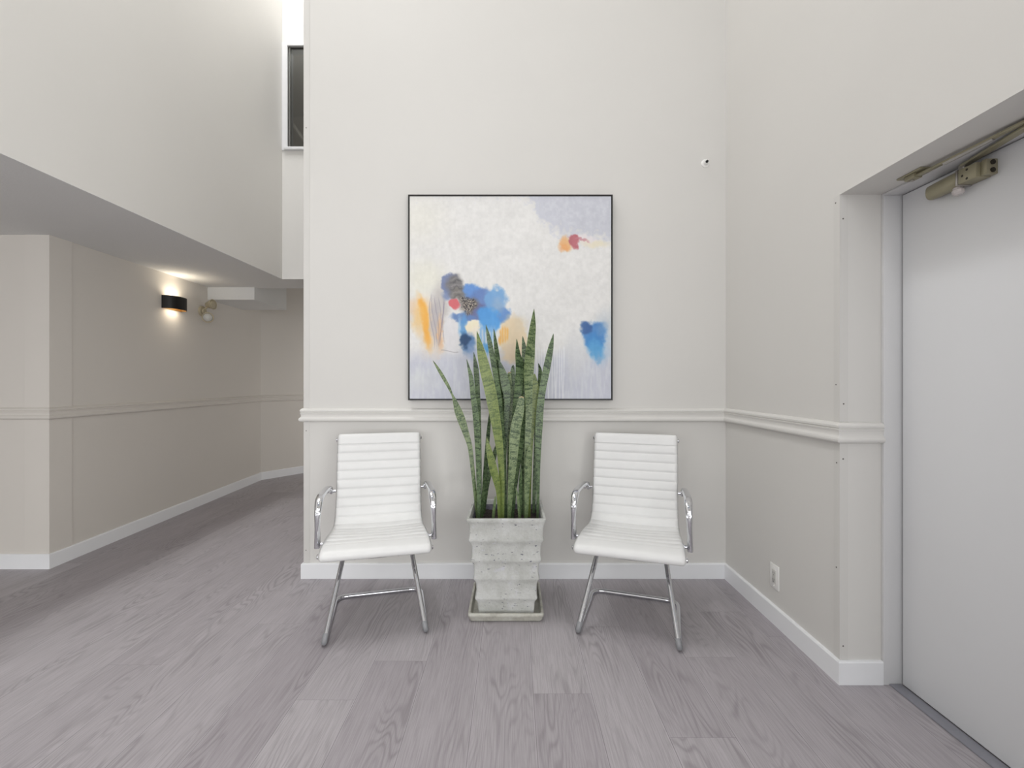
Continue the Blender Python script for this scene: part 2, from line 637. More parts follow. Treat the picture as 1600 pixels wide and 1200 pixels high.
# high walls over the low ceiling
sbox('wall_left_upper', XU - 0.12, XU, -5.5, YU, ZC, ZT, M_wall)
WX0, WX1, WZ0, WZ1 = -2.160, -1.40, 3.49, 4.475
multi('wall_back_upper', [(XU - 0.12, XL, YU, YU + 0.12, ZC, WZ0), (XU - 0.12, XL, YU, YU + 0.12, WZ1, ZT),
                          (XU - 0.12, WX0, YU, YU + 0.12, WZ0, WZ1), (WX1, XL, YU, YU + 0.12, WZ0, WZ1)], M_wall)
sbox('wall_side_upper', XL, XL + 0.13, YB + 0.16, YU + 0.12, 2.751, ZT, M_wall)
# rear wall with entrance glazing, seen only in reflections
multi('wall_rear', [(-6.2, -5.5, -5.62, -5.5, 0, 2.4), (-5.5, -2.9, -5.62, -5.5, 0, 0.35), (-5.5, -2.9, -5.62, -5.5, 2.15, 2.4),
                    (-2.9, -1.95, -5.62, -5.5, 0, ZT), (-1.95, 1.15, -5.62, -5.5, 4.7, ZT), (1.15, 1.62, -5.62, -5.5, 0, ZT),
                    (-1.95, 1.15, -5.62, -5.5, 0, 0.35)], M_wall)
sbox('wall_far_left', -6.32, -6.2, -5.62, 3.25, 0, 2.4, M_wall_l)
# mullions of the rear glazing
wf = struct(empty('window_2', (0, 0, 0)))
bm = bmesh.new()
for x in (-1.93, -0.93, 0.1, 1.12):
    box(bm, x - 0.025, x + 0.025, -5.60, -5.53, 0.35, 4.7)
for z in (0.38, 2.2, 4.67):
    box(bm, -1.95, 1.15, -5.59, -5.54, z - 0.025, z + 0.025)
from_bm('window_frame', bm, M_black, wf)
wf = struct(empty('added_side_window', (0, 0, 0)))  # unseen window added so side light can reach the hall
bm = bmesh.new()
for y in (-4.62, -3.2, -1.7, -0.28):
    box(bm, XR + 0.06, XR + 0.12, y - 0.025, y + 0.025, 0.15, 2.35)
for z in (0.18, 2.32):
    box(bm, XR + 0.06, XR + 0.12, -4.65, -0.25, z - 0.025, z + 0.025)
from_bm('window_frame', bm, M_black, wf)
# ceilings
multi('ceiling_low', [(-6.2, XU - 0.12, -5.5, YU + 0.12, ZC, ZC + 0.18), (-6.2, XL, YU + 0.12, 4.856, ZC, ZC + 0.18), (XU - 0.12, XU, -5.5, YU, ZC - 0.001, ZC + 0.0), (XU - 0.12, XL, YU, YU + 0.12, ZC - 0.001, ZC)], M_ceil)
sbox('ceiling_hall', -3.5, XL + 0.13, 4.856, 8.5, 2.75, 2.85, M_ceil)
multi('ceiling_high', [(XU - 0.12, -1.75, -5.5, YU + 0.12, ZT, ZT + 0.12), (0.9, 1.62, -5.5, YU + 0.12, ZT, ZT + 0.12),
                       (-1.75, 0.9, -5.5, -3.6, ZT, ZT + 0.12), (-1.40, 0.9, 0.4, YU + 0.12, ZT, ZT + 0.12)], M_ceil)
# boxed duct under the ceiling where the hall starts
struct(boxo('trim_soffit_box', (-3.20, -2.69, 4.80, 5.48, 2.108, 2.60), M_ceil))

# stairwell behind the upper window
multi('wall_stairwell', [(-3.5, -1.2, 6.6, 6.7, 3.0, 5.05), (-3.6, -3.5, YU + 0.12, 6.7, 3.0, 5.05), (XL + 0.0, XL + 0.1, YU + 0.12, 6.7, 3.0, 5.05),
                         (-3.6, -1.2, YU + 0.12, 6.7, 2.95, 3.0), (-3.6, -1.2, YU + 0.12, 6.7, 5.05, 5.1), (-3.6, XU - 0.12, YU + 0.02, YU + 0.12, 3.0, 5.05)], M_wall_l)
hr = empty('stair_handrail', (-2.3, 5.9, 3.6))
bm = bmesh.new()
q0, q1 = P(446, 178, 5.9), P(486, 236, 5.9)
org = Vector((-2.3, 5.9, 3.6))
tube(bm, [q0 - org, q1 - org], 0.024)
from_bm('rail', bm, simple('handrail_paint', (222, 218, 210), 0.5), hr)
bm = bmesh.new()
for t in (0.15, 0.85):
    p = q0.lerp(q1, t) - org
    tube(bm, [p + Vector((0, 0, -0.02)), p + Vector((0, 0.2, -0.06)), p + Vector((0, 0.70, -0.06))], 0.008)
from_bm('bracket', bm, M_steel, hr)
tag(hr, 'grey sloping stair handrail seen through the upper window', 'handrail')

d = bpy.data.lights.new('stairwell_fill_light', 'POINT')  # added light to brighten the room behind the pane, no fixture
d.energy = 5
d.shadow_soft_size = 0.15
lo = bpy.data.objects.new('stairwell_fill_light', d)
COL.objects.link(lo)
lo.location = (-2.1, 5.0, 4.75)

# upper window
w = struct(empty('window_1', (0, 0, 0)))
bm = bmesh.new()
box(bm, XU + 0.002, WX0 + 0.004, YU - 0.012, YU + 0.11, WZ0 - 0.02, WZ1 + 0.03)
box(bm, WX0 + 0.004, WX1 + 0.03, YU - 0.012, YU + 0.11, WZ1 - 0.004, WZ1 + 0.03)
from_bm('window_casing', bm, M_frame_w, w)
bm = bmesh.new()
box(bm, WX0 - 0.018, WX1 + 0.05, YU - 0.035, YU + 0.11, WZ0 - 0.024, WZ0 + 0.002, bevel=0.002)
from_bm('window_sill', bm, M_frame_w, w, True, 40)
bm = bmesh.new()
box(bm, WX0 + 0.0, WX0 + 0.006, YU + 0.004, YU + 0.030, WZ0, WZ1)
box(bm, WX0 + 0.016, WX0 + 0.024, YU + 0.004, YU + 0.030, WZ0, WZ1)
box(bm, WX0 + 0.0, WX1, YU + 0.004, YU + 0.030, WZ1 - 0.012, WZ1)
from_bm('window_frame', bm, simple('aluminium_frame', (128, 127, 124), 0.4, 0.3), w)
bm = bmesh.new()
box(bm, WX0, WX1, YU + 0.014, YU + 0.020, WZ0, WZ1 - 0.012)
from_bm('pane', bm, M_glass, w)


# ------------------------------------------------------------------ mouldings
def sweep(name, path, prof, mat, parent=None, first=0, last=None, caps=True):
    """sweep prof [(out, z)] along plan polyline path; the room lies on its right. Builds segments first..last"""
    pts = [Vector((p[0], p[1])) for p in path]
    n = len(pts)
    dirs = [(pts[i + 1] - pts[i]).normalized() for i in range(n - 1)]
    nor = [Vector((d.y, -d.x)) for d in dirs]
    last = n - 1 if last is None else last
    bm = bmesh.new()
    rings = []
    for i in range(first, last + 1):
        if i == 0:
            mv = nor[0]
        elif i == n - 1:
            mv = nor[-1]
        else:
            s = nor[i - 1] + nor[i]
            mv = s / max(1e-6, s.dot(nor[i]))
        rings.append([bm.verts.new((pts[i].x + mv.x * o, pts[i].y + mv.y * o, z)) for o, z in prof])
    m_ = len(prof)
    for a, b_ in zip(rings, rings[1:]):
        for k in range(m_):
            bm.faces.new((a[k], a[(k + 1) % m_], b_[(k + 1) % m_], b_[k]))
    if caps:
        bm.faces.new(rings[0][::-1])
        bm.faces.new(rings[-1])
    return from_bm(name, bm, mat, parent)


base_prof = [(0.0, 0.0), (0.015, 0.0), (0.015, 0.0905), (0.0115, 0.0955), (0.0, 0.0965)]
E = 0.0005
rail_prof = [(-0.002, 0.997), (0.010, 0.997), (0.019, 1.000), (0.0245, 1.006), (0.0255, 1.013), (0.0235, 1.020), (0.0175, 1.026),
             (0.0145, 1.030), (0.0140, 1.036), (0.0150, 1.044), (0.0180, 1.051), (0.0190, 1.055), (0.0150, 1.0575),
             (0.0150, 1.060), (0.0195, 1.0625), (0.0195, 1.071), (0.0150, 1.077), (0.008, 1.082), (-0.002, 1.0835)]
rail_prof_l = [(o * 0.9, 1.0 + (z - 0.997) * 0.92) for o, z in rail_prof]

main_path = [(XL, YB + 1.2), (XL, YB), (XR, YB), (XR, YN), (1.530, YN)]
struct(sweep('baseboard_back', main_path, base_prof, M_base, first=0, last=2))
struct(sweep('baseboard_right', main_path, base_prof, M_base, first=2, last=4))
struct(sweep('trim_1', main_path, rail_prof, M_rail, first=0, last=2))
struct(sweep('trim_2', main_path, rail_prof, M_rail, first=2, last=4))
left_path = [(-6.2, A0[1]), A0, A1, A2]
struct(sweep('baseboard_left', left_path, [(o, z * 1.02) for o, z in base_prof], M_base))
struct(sweep('trim_3', left_path, rail_prof_l, M_wall_l))
struct(sweep('baseboard_rear', [(XR, 0.94), (XR, -5.5)], base_prof, M_base))

# ------------------------------------------------------------------ door in the recess
door = struct(empty('door_1', (XD, 1.44, 0)))


def rel(o, parent):
    o.matrix_parent_inverse = parent.matrix_basis.inverted()
    return o


bpy.context.view_layer.update()
DY0, DY1 = 0.975, 1.9
bm = bmesh.new()
box(bm, XD, XD + 0.035, DY0 + 0.006, DY1 - 0.006, 0.008, ZH - 0.012, bevel=0.002)
rel(from_bm('door_leaf', bm, M_door, door, True, 40), door)
bm = bmesh.new()
box(bm, 1.531, 1.634, DY1 + 0.001, YN, 0.0, ZH, bevel=0.002)          # far jamb
box(bm, 1.531, 1.634, 0.951, DY0, 0.0, ZH, bevel=0.002)               # near jamb
box(bm, 1.531, 1.634, DY0, DY1 + 0.001, ZH - 0.009, ZH, bevel=0.002)  # head
rel(from_bm('door_frame', bm, M_frame_w, door, True, 40), door)
bm = bmesh.new()
cyl(bm, (XD, 1.07, 0.98), (XD - 0.05, 1.07, 0.98), 0.012)
lathe(bm, (XD - 0.045, 1.07, 0.98), (-1, 0, 0), [(0, 0.014), (0.006, 0.026), (0.02, 0.029), (0.03, 0.02), (0.032, 0.0)])
rel(from_bm('door_handle', bm, M_cast, door, True, 50), door)
thr = boxo('door_threshold', (1.553, 1.602, DY0, DY1, 0.0005, 0.006), M_thresh, bevel=0.001)
struct(thr)
thr.name = 'trim_4'


# corner guards with their nails
def corner_guard(name, cx, cy, z0, z1, wx, wy, sx, sy, nails, label):
    """L-shaped strip on an outside corner; leg wx along x on the face whose normal is -y, leg wy along y on the -x face"""
    root = empty(name, (cx, cy, z0))
    t = 0.0022
    bm = bmesh.new()
    h = z1 - z0
    prof = [(-t, -t), (wx, -t), (wx, 0.0), (0.0, 0.0), (0.0, wy), (-t, wy)]
    lo = [bm.verts.new((x, y, 0)) for x, y in prof]
    hi = [bm.verts.new((x, y, h)) for x, y in prof]
    bm.faces.new(lo[::-1])
    bm.faces.new(hi)
    for i in range(6):
        bm.faces.new((lo[i], lo[(i + 1) % 6], hi[(i + 1) % 6], hi[i]))
    from_bm('strip', bm, M_guard, root)
    for face, off, z in nails:
        bm = bmesh.new()
        if face == 'y':
            lathe(bm, (off, -t, z - z0), (0, -1, 0), [(0, 0.0034), (0.0008, 0.0030), (0.001, 0.0)], 12)
        else:
            lathe(bm, (-t, off, z - z0), (-1, 0, 0), [(0, 0.0034), (0.0008, 0.0030), (0.001, 0.0)], 12)
        from_bm('nail', bm, M_nail, root)
    tag(root, label, 'corner guard', 'painted corner guards on the outside wall corners')
    return root


def zY(py, Y):
    return CH - (py - 597) * Y / F


corner_guard('corner_guard', XR, YN, 1.084, ZH, 0.033, 0.034, 1, 1, [('y', 0.012, zY(342, YN)), ('y', 0.014, zY(631, YN)), ('x', 0.020, zY(601, YN)), ('x', 0.022, zY(314, YN))],
             'pale painted corner guard on the door recess corner, upper piece above the chair rail')
corner_guard('corner_guard', XR, YN, 0.0975, 0.996, 0.033, 0.034, 1, 1, [('y', 0.012, zY(717, YN)), ('y', 0.012, zY(1009, YN)), ('x', 0.016, zY(724, YN)), ('x', 0.018, zY(889, YN))],
             'pale painted corner guard on the door recess corner, lower piece below the chair rail')
corner_guard('corner_guard', XL, YB, 1.084, 3.9, 0.036, 0.036, 1, 1, [('y', 0.014, zY(200, YB))],
             'pale painted corner guard on the left end of the back wall, above the chair rail')
corner_guard('corner_guard', XL, YB, 0.0975, 0.996, 0.036, 0.036, 1, 1, [('y', 0.014, zY(673, YB)), ('y', 0.013, zY(859.5, YB))],
             'pale painted corner guard on the left end of the back wall, below the chair rail')


# ------------------------------------------------------------------ visitor chairs
def seat_path():
    pts = [(0, 0.062, 0.399), (0, 0.046, 0.401), (0, 0.041, 0.410), (0, 0.052, 0.423), (0, 0.095, 0.436), (0, 0.15, 0.443), (0, 0.21, 0.446), (0, 0.28, 0.445),
           (0, 0.350, 0.442), (0, 0.405, 0.455), (0, 0.440, 0.492), (0, 0.462, 0.56), (0, 0.482, 0.64), (0, 0.500, 0.72), (0, 0.518, 0.80),
           (0, 0.535, 0.88), (0, 0.545, 0.921), (0, 0.556, 0.930), (0, 0.566, 0.920), (0, 0.567, 0.902)]
    return catmull(pts, 14)


def half_w(z, y):
    t = min(1, max(0, (y - 0.05) / 0.42))
    return 0.269 - 0.031 * t


def make_chair():
    root = empty('visitor_chair')
    # sling
    pts = seat_path()
    s = [0.0]
    for a, b_ in zip(pts, pts[1:]):
        s.append(s[-1] + (b_ - a).length)
    total = s[-1]
    # resample evenly
    n = 330
    res = []
    j = 0
    for i in range(n + 1):
        t = total * i / n
        while j < len(s) - 2 and s[j + 1] < t:
            j += 1
        f = (t - s[j]) / max(1e-9, s[j + 1] - s[j])
        res.append(pts[j].lerp(pts[j + 1], min(1, max(0, f))))
    bm = bmesh.new()
    K = 26
    rings = []
    p_rib = 0.0505
    s_start = 0.095
    s_end = total - 0.085
    nr = round((s_end - s_start) / p_rib)
    p_rib = (s_end - s_start) / nr
    for i, p in enumerate(res):
        t = (res[min(i + 1, n)] - res[max(i - 1, 0)]).normalized()
        nv = Vector((0, -t.z, t.y))       # towards sitter
        if nv.z < 0 and p.z < 0.47:
            pass
        h = half_w(p.z, p.y)
        ss = total * i / n
        if s_start <= ss <= s_end:
            ph = ((ss - s_start) / p_rib) % 1.0
            d = min(ph, 1 - ph) * p_rib      # distance to the stitch line
            rib = 1 - math.exp(-(d / 0.0065) ** 1.2)
            on = 1.0
        else:
            rib, on = 1.0, 0.0
        # sag of the sling between its rails
        zc = 1.0 if 0.12 < ss < total - 0.06 else 0.0
        sag = 0.010 * max(0.0, min(1.0, (ss - 0.10) / 0.15, (total - 0.04 - ss) / 0.12))
        ring = []
        for side in (1, -1):
            for k in range(K + 1):
                u = -1 + 2 * k / K
                if side < 0:
                    u = -u
                uu = math.copysign(abs(u) ** 0.6, u)
                x = h * uu
                edge = (1 - abs(uu) ** 40) ** 0.5
                fade = min(1.0, max(0.0, (1 - abs(uu)) / 0.045))
                th = 0.0
                th = 0.0078 + 0.0072 * ((rib * fade + (1 - fade) * 0.7) if on else 1.0)
                off = side * th * edge
                q = p + nv * (off - sag * (1 - uu * uu)) + Vector((x, 0, 0))
                ring.append(bm.verts.new(q))
        rings.append(ring)
    m_ = len(rings[0])
    for a, b_ in zip(rings, rings[1:]):
        for k in range(m_):
            bm.faces.new((a[k], a[(k + 1) % m_], b_[(k + 1) % m_], b_[k]))
    bm.faces.new(rings[0][::-1])
    bm.faces.new(rings[-1])
    bmesh.ops.remove_doubles(bm, verts=bm.verts, dist=1e-5)
    from_bm('seat', bm, M_leather, root, True).name = 'seat_sling'

    # side rails behind the sling edges
    for sgn in (-1, 1):
        bm = bmesh.new()
        rp = [p + Vector((sgn * (half_w(p.z, p.y) - 0.009), 0.0, 0.0)) for p in res[22:-24:4]]
        # pushed a little to the back of the upholstery
        rp2 = []
        for i, p in enumerate(rp):
            t = (rp[min(i + 1, len(rp) - 1)] - rp[max(i - 1, 0)]).normalized()
            nv = Vector((0, -t.z, t.y))
            rp2.append(p - nv * 0.015)
        tube(bm, rp2, 0.0075, 12)
        from_bm('side_rail', bm, M_chrome, root, True, 60)
    for nm, y, z, r in (('front_rod', 0.058, 0.411, 0.0115), ('top_rod', 0.556, 0.912, 0.0110)):
        h = half_w(z, y)
        bm = bmesh.new()
        for sgn in (-1, 1):
            lathe(bm, (sgn * (h - 0.01), y, z), (sgn, 0, 0), [(0, r), (0.0145, r), (0.0175, r * 0.85), (0.0185, 0)], 20)
        cyl(bm, (-h + 0.01, y, z), (h - 0.01, y, z), r * 0.5)
        from_bm(nm, bm, M_chrome, root, True, 50)

    # cantilever sled tube
    fx, lx, r = 0.238, 0.165, 0.0125
    def side(sg):
        return [(sg * 0.10, 0.300, 0.404), (sg * (lx - 0.004), 0.300, 0.404), (sg * fx, -0.012, r), (sg * fx, 0.500, r)]
    p = side(-1) + side(1)[::-1]
    pts_ = fillet(p, [0, 0.03, 0.055, 0.07, 0.07, 0.055, 0.03, 0], 9)
    bm = bmesh.new()
    tube(bm, pts_, r, 18)
    from_bm('sled_base', bm, M_chrome, root, True, 60)
    for sg in (-1, 1):
        bm = bmesh.new()
        g = fillet([(sg * fx, 0.085, r), (sg * fx, -0.012, r), (sg * (fx - 0.0118), 0.037, 0.072)], [0, 0.050, 0], 10)
        # follow the tube bend itself with a thin sleeve
        c = [Vector(q) for q in pts_]
        near = [q for q in c if q.x * sg > 0 and q.y < 0.048 and q.z < 0.075]
        if sg > 0:
            near = near[::-1]
        tube(bm, near, r + 0.0012, 18)
        from_bm('foot_glide', bm, M_glide, root, True, 60)
    # bars beneath the seat
    bm = bmesh.new()
    tube(bm, catmull([(-0.252, 0.10, 0.436), (-0.20, 0.092, 0.398), (-0.10, 0.09, 0.380), (0, 0.088, 0.374), (0.10, 0.09, 0.380), (0.20, 0.092, 0.398), (0.252, 0.10, 0.436)], 8), 0.006, 12)
    for x in (-0.105, 0.105):
        lathe(bm, (x, 0.09, 0.384), (0, 0, -1), [(0, 0.008), (0.012, 0.008), (0.014, 0.006), (0.0145, 0)], 14)
    from_bm('seat_support', bm, M_chrome, root, True, 60)
    bm = bmesh.new()
    box(bm, -0.245, 0.245, 0.285, 0.315, 0.414, 0.424, bevel=0.002)
    from_bm('seat_bracket', bm, M_chrome, root, True, 40)
    bm = bmesh.new()
    tube(bm, [(-0.238, 0.520, 0.740), (-0.12, 0.535, 0.738), (0.12, 0.535, 0.738), (0.238, 0.520, 0.740)], 0.008, 12)
    from_bm('back_brace', bm, M_chrome, root, True, 60)

    # armrests
    prof = [(0.168, 0.424), (0.160, 0.470), (0.146, 0.53), (0.138, 0.585), (0.142, 0.622), (0.162, 0.650), (0.20, 0.664), (0.28, 0.668), (0.36, 0.667), (0.415, 0.660), (0.448, 0.645), (0.462, 0.628)]
    wn = [0.052, 0.046, 0.040, 0.036, 0.033, 0.028, 0.024, 0.022, 0.023, 0.028, 0.034, 0.030]
    wx = [0.030, 0.027, 0.025, 0.029, 0.035, 0.038, 0.038, 0.037, 0.036, 0.032, 0.026, 0.018]
    xo = [0.289, 0.288, 0.286, 0.284, 0.282, 0.281, 0.280, 0.277, 0.273, 0.268, 0.263, 0.260]
    pv = catmull([(a, b_, 0) for a, b_ in prof], 6)
    sz = catmull([(a, b_, c) for a, b_, c in zip(wn, wx, xo)], 6)
    for sg in (-1, 1):
        bm = bmesh.new()
        rings = []
        n_ = len(pv)
        for i in range(n_):
            t = (pv[min(i + 1, n_ - 1)] - pv[max(i - 1, 0)]).normalized()
            nn = Vector((-t.y, t.x))
            ring = []
            for k in range(20):
                a = 2 * math.pi * k / 20
                cx = math.copysign(abs(math.cos(a)) ** 0.7, math.cos(a))
                sy = math.copysign(abs(math.sin(a)) ** 0.7, math.sin(a))
                ring.append(bm.verts.new((sg * (sz[i].z) + cx * sz[i].y / 2, pv[i].x + nn.x * sy * sz[i].x / 2, pv[i].y + nn.y * sy * sz[i].x / 2)))
            rings.append(ring)
        for a, b_ in zip(rings, rings[1:]):
            for k in range(20):
                bm.faces.new((a[k], a[(k + 1) % 20], b_[(k + 1) % 20], b_[k]))
        bm.faces.new(rings[0][::-1])
        bm.faces.new(rings[-1])
        arm = from_bm('armrest', bm, M_chrome, root, True, 60)
        for (y, z, r0) in ((0.168, 0.436, 0.008), (0.462, 0.632, 0.008)):
            bm = bmesh.new()
            x1 = half_w(z, y) if z < 0.5 else half_w(z, y)
            cyl(bm, (sg * (x1 - 0.002), y, z), (sg * 0.288, y, z), r0, seg=16)
            lathe(bm, (sg * 0.276, y, z), (sg, 0, 0), [(0, 0.011), (0.016, 0.011), (0.0175, 0.009), (0.018, 0)], 18)
            from_bm('bolt', bm, M_chrome, arm, True, 50)
        bm = bmesh.new()
        lathe(bm, (sg * 0.282, 0.1225, 0.602), (0, -1, 0.25), [(-0.012, 0.0125), (0, 0.0125), (0.003, 0.0115), (0.0035, 0.008), (-0.002, 0.0065), (-0.002, 0.0)], 20)
        from_bm('pivot_cap', bm, M_chrome, arm, True, 40)
    return root


chair = make_chair()
chair.location = (-0.6585, 2.2235, 0)
chair.rotation_euler = (0, 0, math.radians(14.3))
tag(chair, 'white ribbed visitor chair with chrome arms, left of the potted plant', 'chair', 'white ribbed visitor chairs either side of the planter')
chair2 = copy_tree(chair)
chair2.location = (0.545, 2.20, 0)
chair2.rotation_euler = (0, 0, math.radians(-18.8))
chair2['label'] = 'white ribbed visitor chair with chrome arms, right of the potted plant and nearer the door'


# ------------------------------------------------------------------ planter, saucer, plant
PX, PY = -0.0335, 2.590


def sq_ring(bm, h, z, r=0.012, seg=6, sub=6, wob=None):
    """rounded square ring of half width h at height z"""
    out = []
    r = min(r, h * 0.9)
    for c in range(4):
        ang0 = c * math.pi / 2
        cx = (h - r) * (1 if c in (0, 3) else -1)
        cy = (h - r) * (1 if c in (0, 1) else -1)
        for k in range(seg + 1):
            a = ang0 + k / seg * math.pi / 2
            out.append((cx + r * math.cos(a), cy + r * math.sin(a)))
        # straight to the next corner
        nx = (h - r) * (1 if (c + 1) % 4 in (0, 3) else -1)
        ny = (h - r) * (1 if (c + 1) % 4 in (0, 1) else -1)
        a = ang0 + math.pi / 2
        e0 = out[-1]
        e1 = (nx + r * math.cos(a), ny + r * math.sin(a))
        for k in range(1, sub):
            t = k / sub
            out.append((e0[0] + (e1[0] - e0[0]) * t, e0[1] + (e1[1] - e0[1]) * t))
    vs_ = []
    for x, y in out:
        d = wob(x, y, z) if wob else (0, 0)
        sc = 1 + d[0]
        vs_.append(bm.verts.new((x * sc, y * sc, z + d[1])))
    return vs_


def skin(bm, rings, cap0=True, cap1=True):
    for a, b_ in zip(rings, rings[1:]):
        n = len(a)
        for k in range(n):
            bm.faces.new((a[k], a[(k + 1) % n], b_[(k + 1) % n], b_[k]))
    if cap0:
        bm.faces.new(rings[0][::-1])
    if cap1:
        bm.faces.new(rings[-1])


saucer = empty('planter_saucer', (PX - 0.002, PY + 0.0, 0))
bm = bmesh.new()
prof = [(0.180, 0.0), (0.186, 0.003), (0.191, 0.010), (0.193, 0.024), (0.197, 0.027), (0.199, 0.036), (0.198, 0.043), (0.194, 0.046),
        (0.186, 0.045), (0.183, 0.038), (0.181, 0.020), (0.176, 0.014)]
skin(bm, [sq_ring(bm, h, z, 0.016) for h, z in prof])
tray = from_bm('tray', bm, M_saucer, saucer, True, 50)
tag(saucer, 'square off-white glazed drip saucer on the floor beneath the planter', 'saucer')

pot = empty('planter', (PX, PY, 0.0145))
Z0 = 0.0145


def wob(x, y, z):
    v = Vector((x * 6, y * 6, z * 9))
    n = mnoise.noise(v) * 0.012 + mnoise.noise(v * 4) * 0.004
    return (n, mnoise.noise(Vector((x * 7 + 5, y * 7, z * 3))) * 0.005)


prof = [(0.146, 0.0), (0.1505, 0.008), (0.1505, 0.05), (0.1515, 0.078), (0.156, 0.092), (0.1635, 0.104), (0.1650, 0.112), (0.1600, 0.124), (0.1595, 0.15),
        (0.1615, 0.185), (0.166, 0.200), (0.1735, 0.212), (0.1745, 0.220), (0.1700, 0.232), (0.1695, 0.260), (0.1715, 0.288), (0.177, 0.302),
        (0.1850, 0.313), (0.1855, 0.321), (0.1820, 0.333), (0.1815, 0.362), (0.1830, 0.392), (0.188, 0.408), (0.1965, 0.420), (0.1975, 0.429),
        (0.1930, 0.442), (0.1930, 0.472), (0.1950, 0.500), (0.2010, 0.516), (0.2060, 0.524), (0.2065, 0.538), (0.2050, 0.5415),
        (0.1930, 0.5415), (0.1900, 0.535), (0.1860, 0.500), (0.1850, 0.470)]
bm = bmesh.new()
skin(bm, [sq_ring(bm, h, z - Z0 if z > Z0 else 0.0, 0.010, 5, 14, wob if 0.02 < z < 0.52 else None) for h, z in prof if z == 0 or z > Z0])
from_bm('planter_body', bm, M_stone, pot, True, 55)
bm = bmesh.new()
skin(bm, [sq_ring(bm, 0.1838, 0.476 - Z0, 0.008), sq_ring(bm, 0.1838, 0.508 - Z0, 0.008), sq_ring(bm, 0.1800, 0.516 - Z0, 0.008), sq_ring(bm, 0.1790, 0.476 - Z0, 0.008)])
from_bm('liner', bm, M_inner, pot, True, 50)
bm = bmesh.new()
G = 34
grid = []
for i in range(G + 1):
    row = []
    for j in range(G + 1):
        x, y = -0.179 + 0.358 * i / G, -0.179 + 0.358 * j / G
        z = 0.487 - Z0 + 0.008 * mnoise.noise(Vector((x * 30, y * 30, 0))) + 0.006 * mnoise.noise(Vector((x * 90, y * 90, 3)))
        row.append(bm.verts.new((x, y, z)))
    grid.append(row)
for i in range(G):
    for j in range(G):
        bm.faces.new((grid[i][j], grid[i + 1][j], grid[i + 1][j + 1], grid[i][j + 1]))
from_bm('soil', bm, M_soil, pot, True)
tag(pot, 'square tapered planter of stepped whitewashed stone, holding the snake plant', 'planter')

plant = empty('snake_plant', (PX, PY, 0.485))


def leaf(pts, depth0, depth1, phi, mat, cup=0.22, blunt=False):
    """pts: (x, y, width) measured along the blade from tip to foot in the 823x1200 study of the plant; converted to metres at its own depth"""
    pts = [(660 + x * 0.2916, 480 + y * 0.2917, w * 0.2916) for x, y, w in pts]
    n = len(pts)
    Z0_ = pts[-1][1]
    Z1_ = pts[0][1]
    ctrl = []
    for x, y, w in pts:
        t = (Z0_ - y) / max(1e-6, Z0_ - Z1_)
        Y = PY + depth0 + (depth1 - depth0) * t
        c = P(x, y, Y)
        ctrl.append((c, w * Y / F * (0.95 - 0.33 * (1 - t) ** 1.2)))
    ctrl = ctrl[::-1]     # foot to tip
    # ensure the foot is in the soil
    foot, wf_ = ctrl[0]
    if foot.z > 0.478:
        foot.z = 0.478
    c3 = catmull([c for c, w in ctrl], 7)
    w3 = catmull([(w, 0, 0) for c, w in ctrl], 7)
    bm = bmesh.new()
    uvl = bm.loops.layers.uv.new('leaf')
    K = 8
    rings, lens = [], []
    L = 0
    seed = random.uniform(0, 50)
    for i, c in enumerate(c3):
        if i:
            L += (c - c3[i - 1]).length
        t = (c3[min(i + 1, len(c3) - 1)] - c3[max(i - 1, 0)]).normalized()
        ph = phi + 0.25 * math.sin(L * 3.0 + seed)
        across = Vector((math.cos(ph), math.sin(ph), 0))
        across = (across - t * across.dot(t)).normalized()
        nv = across.cross(t).normalized()
        if nv.y > 0:
            nv = -nv
        w = max(0.0012, w3[i].x) / max(0.55, abs(math.cos(ph)))
        if i == len(c3) - 1 and not blunt:
            w = 0.0014
        ring = []
        for side in (1, -1):
            for k in range(K + 1):
                u = -1 + 2 * k / K
                if side < 0:
                    u = -u
                if side < 0 and k in (0, K):
                    continue
                th = (0.0008 + min(0.0042, w * 0.12) * (1 - u * u)) * side
                bend = cup * w * 0.5 * (u * u)
                ring.append(bm.verts.new(c + across * (u * w / 2) + nv * (th + bend) - Vector((PX, PY, 0.485))))
        rings.append(ring)
        lens.append(L)
    us = [k / K for k in range(K + 1)] + [1 - k / K for k in range(1, K)]
    m_ = len(rings[0])
    for i in range(len(rings) - 1):
        a, b_ = rings[i], rings[i + 1]
        for k in range(m_):
            k2 = (k + 1) % m_
            f = bm.faces.new((a[k], a[k2], b_[k2], b_[k]))
            for lp, (u, v) in zip(f.loops, ((us[k], lens[i]), (us[k2], lens[i]), (us[k2], lens[i + 1]), (us[k], lens[i + 1]))):
                lp[uvl].uv = (u, v)
    for r_ in (rings[0][::-1], rings[-1]):
        f = bm.faces.new(r_)
        for lp in f.loops:
            lp[uvl].uv = (0.5, 0)
    o = from_bm('leaf', bm, mat, plant, True, 70)
    if blunt:
        c = c3[-1] - Vector((PX, PY, 0.485))
        bm = bmesh.new()
        w = max(0.004, w3[-1].x)
        tt = (c3[-1] - c3[-2]).normalized()
        across = Vector((math.cos(phi), math.sin(phi), 0))
        tube(bm, [c - across * w * 0.48 + tt * 0.000, c + across * w * 0.0 + tt * 0.004, c + across * w * 0.48 - tt * 0.001], 0.0028, 8)
        d = from_bm('dry_tip', bm, M_dry, o, True)
        d['label'] = 'dry cut leaf tip'
    return o


random.seed(5)
D, Mi, Li = M_leaf_d, M_leaf_m, M_leaf_l
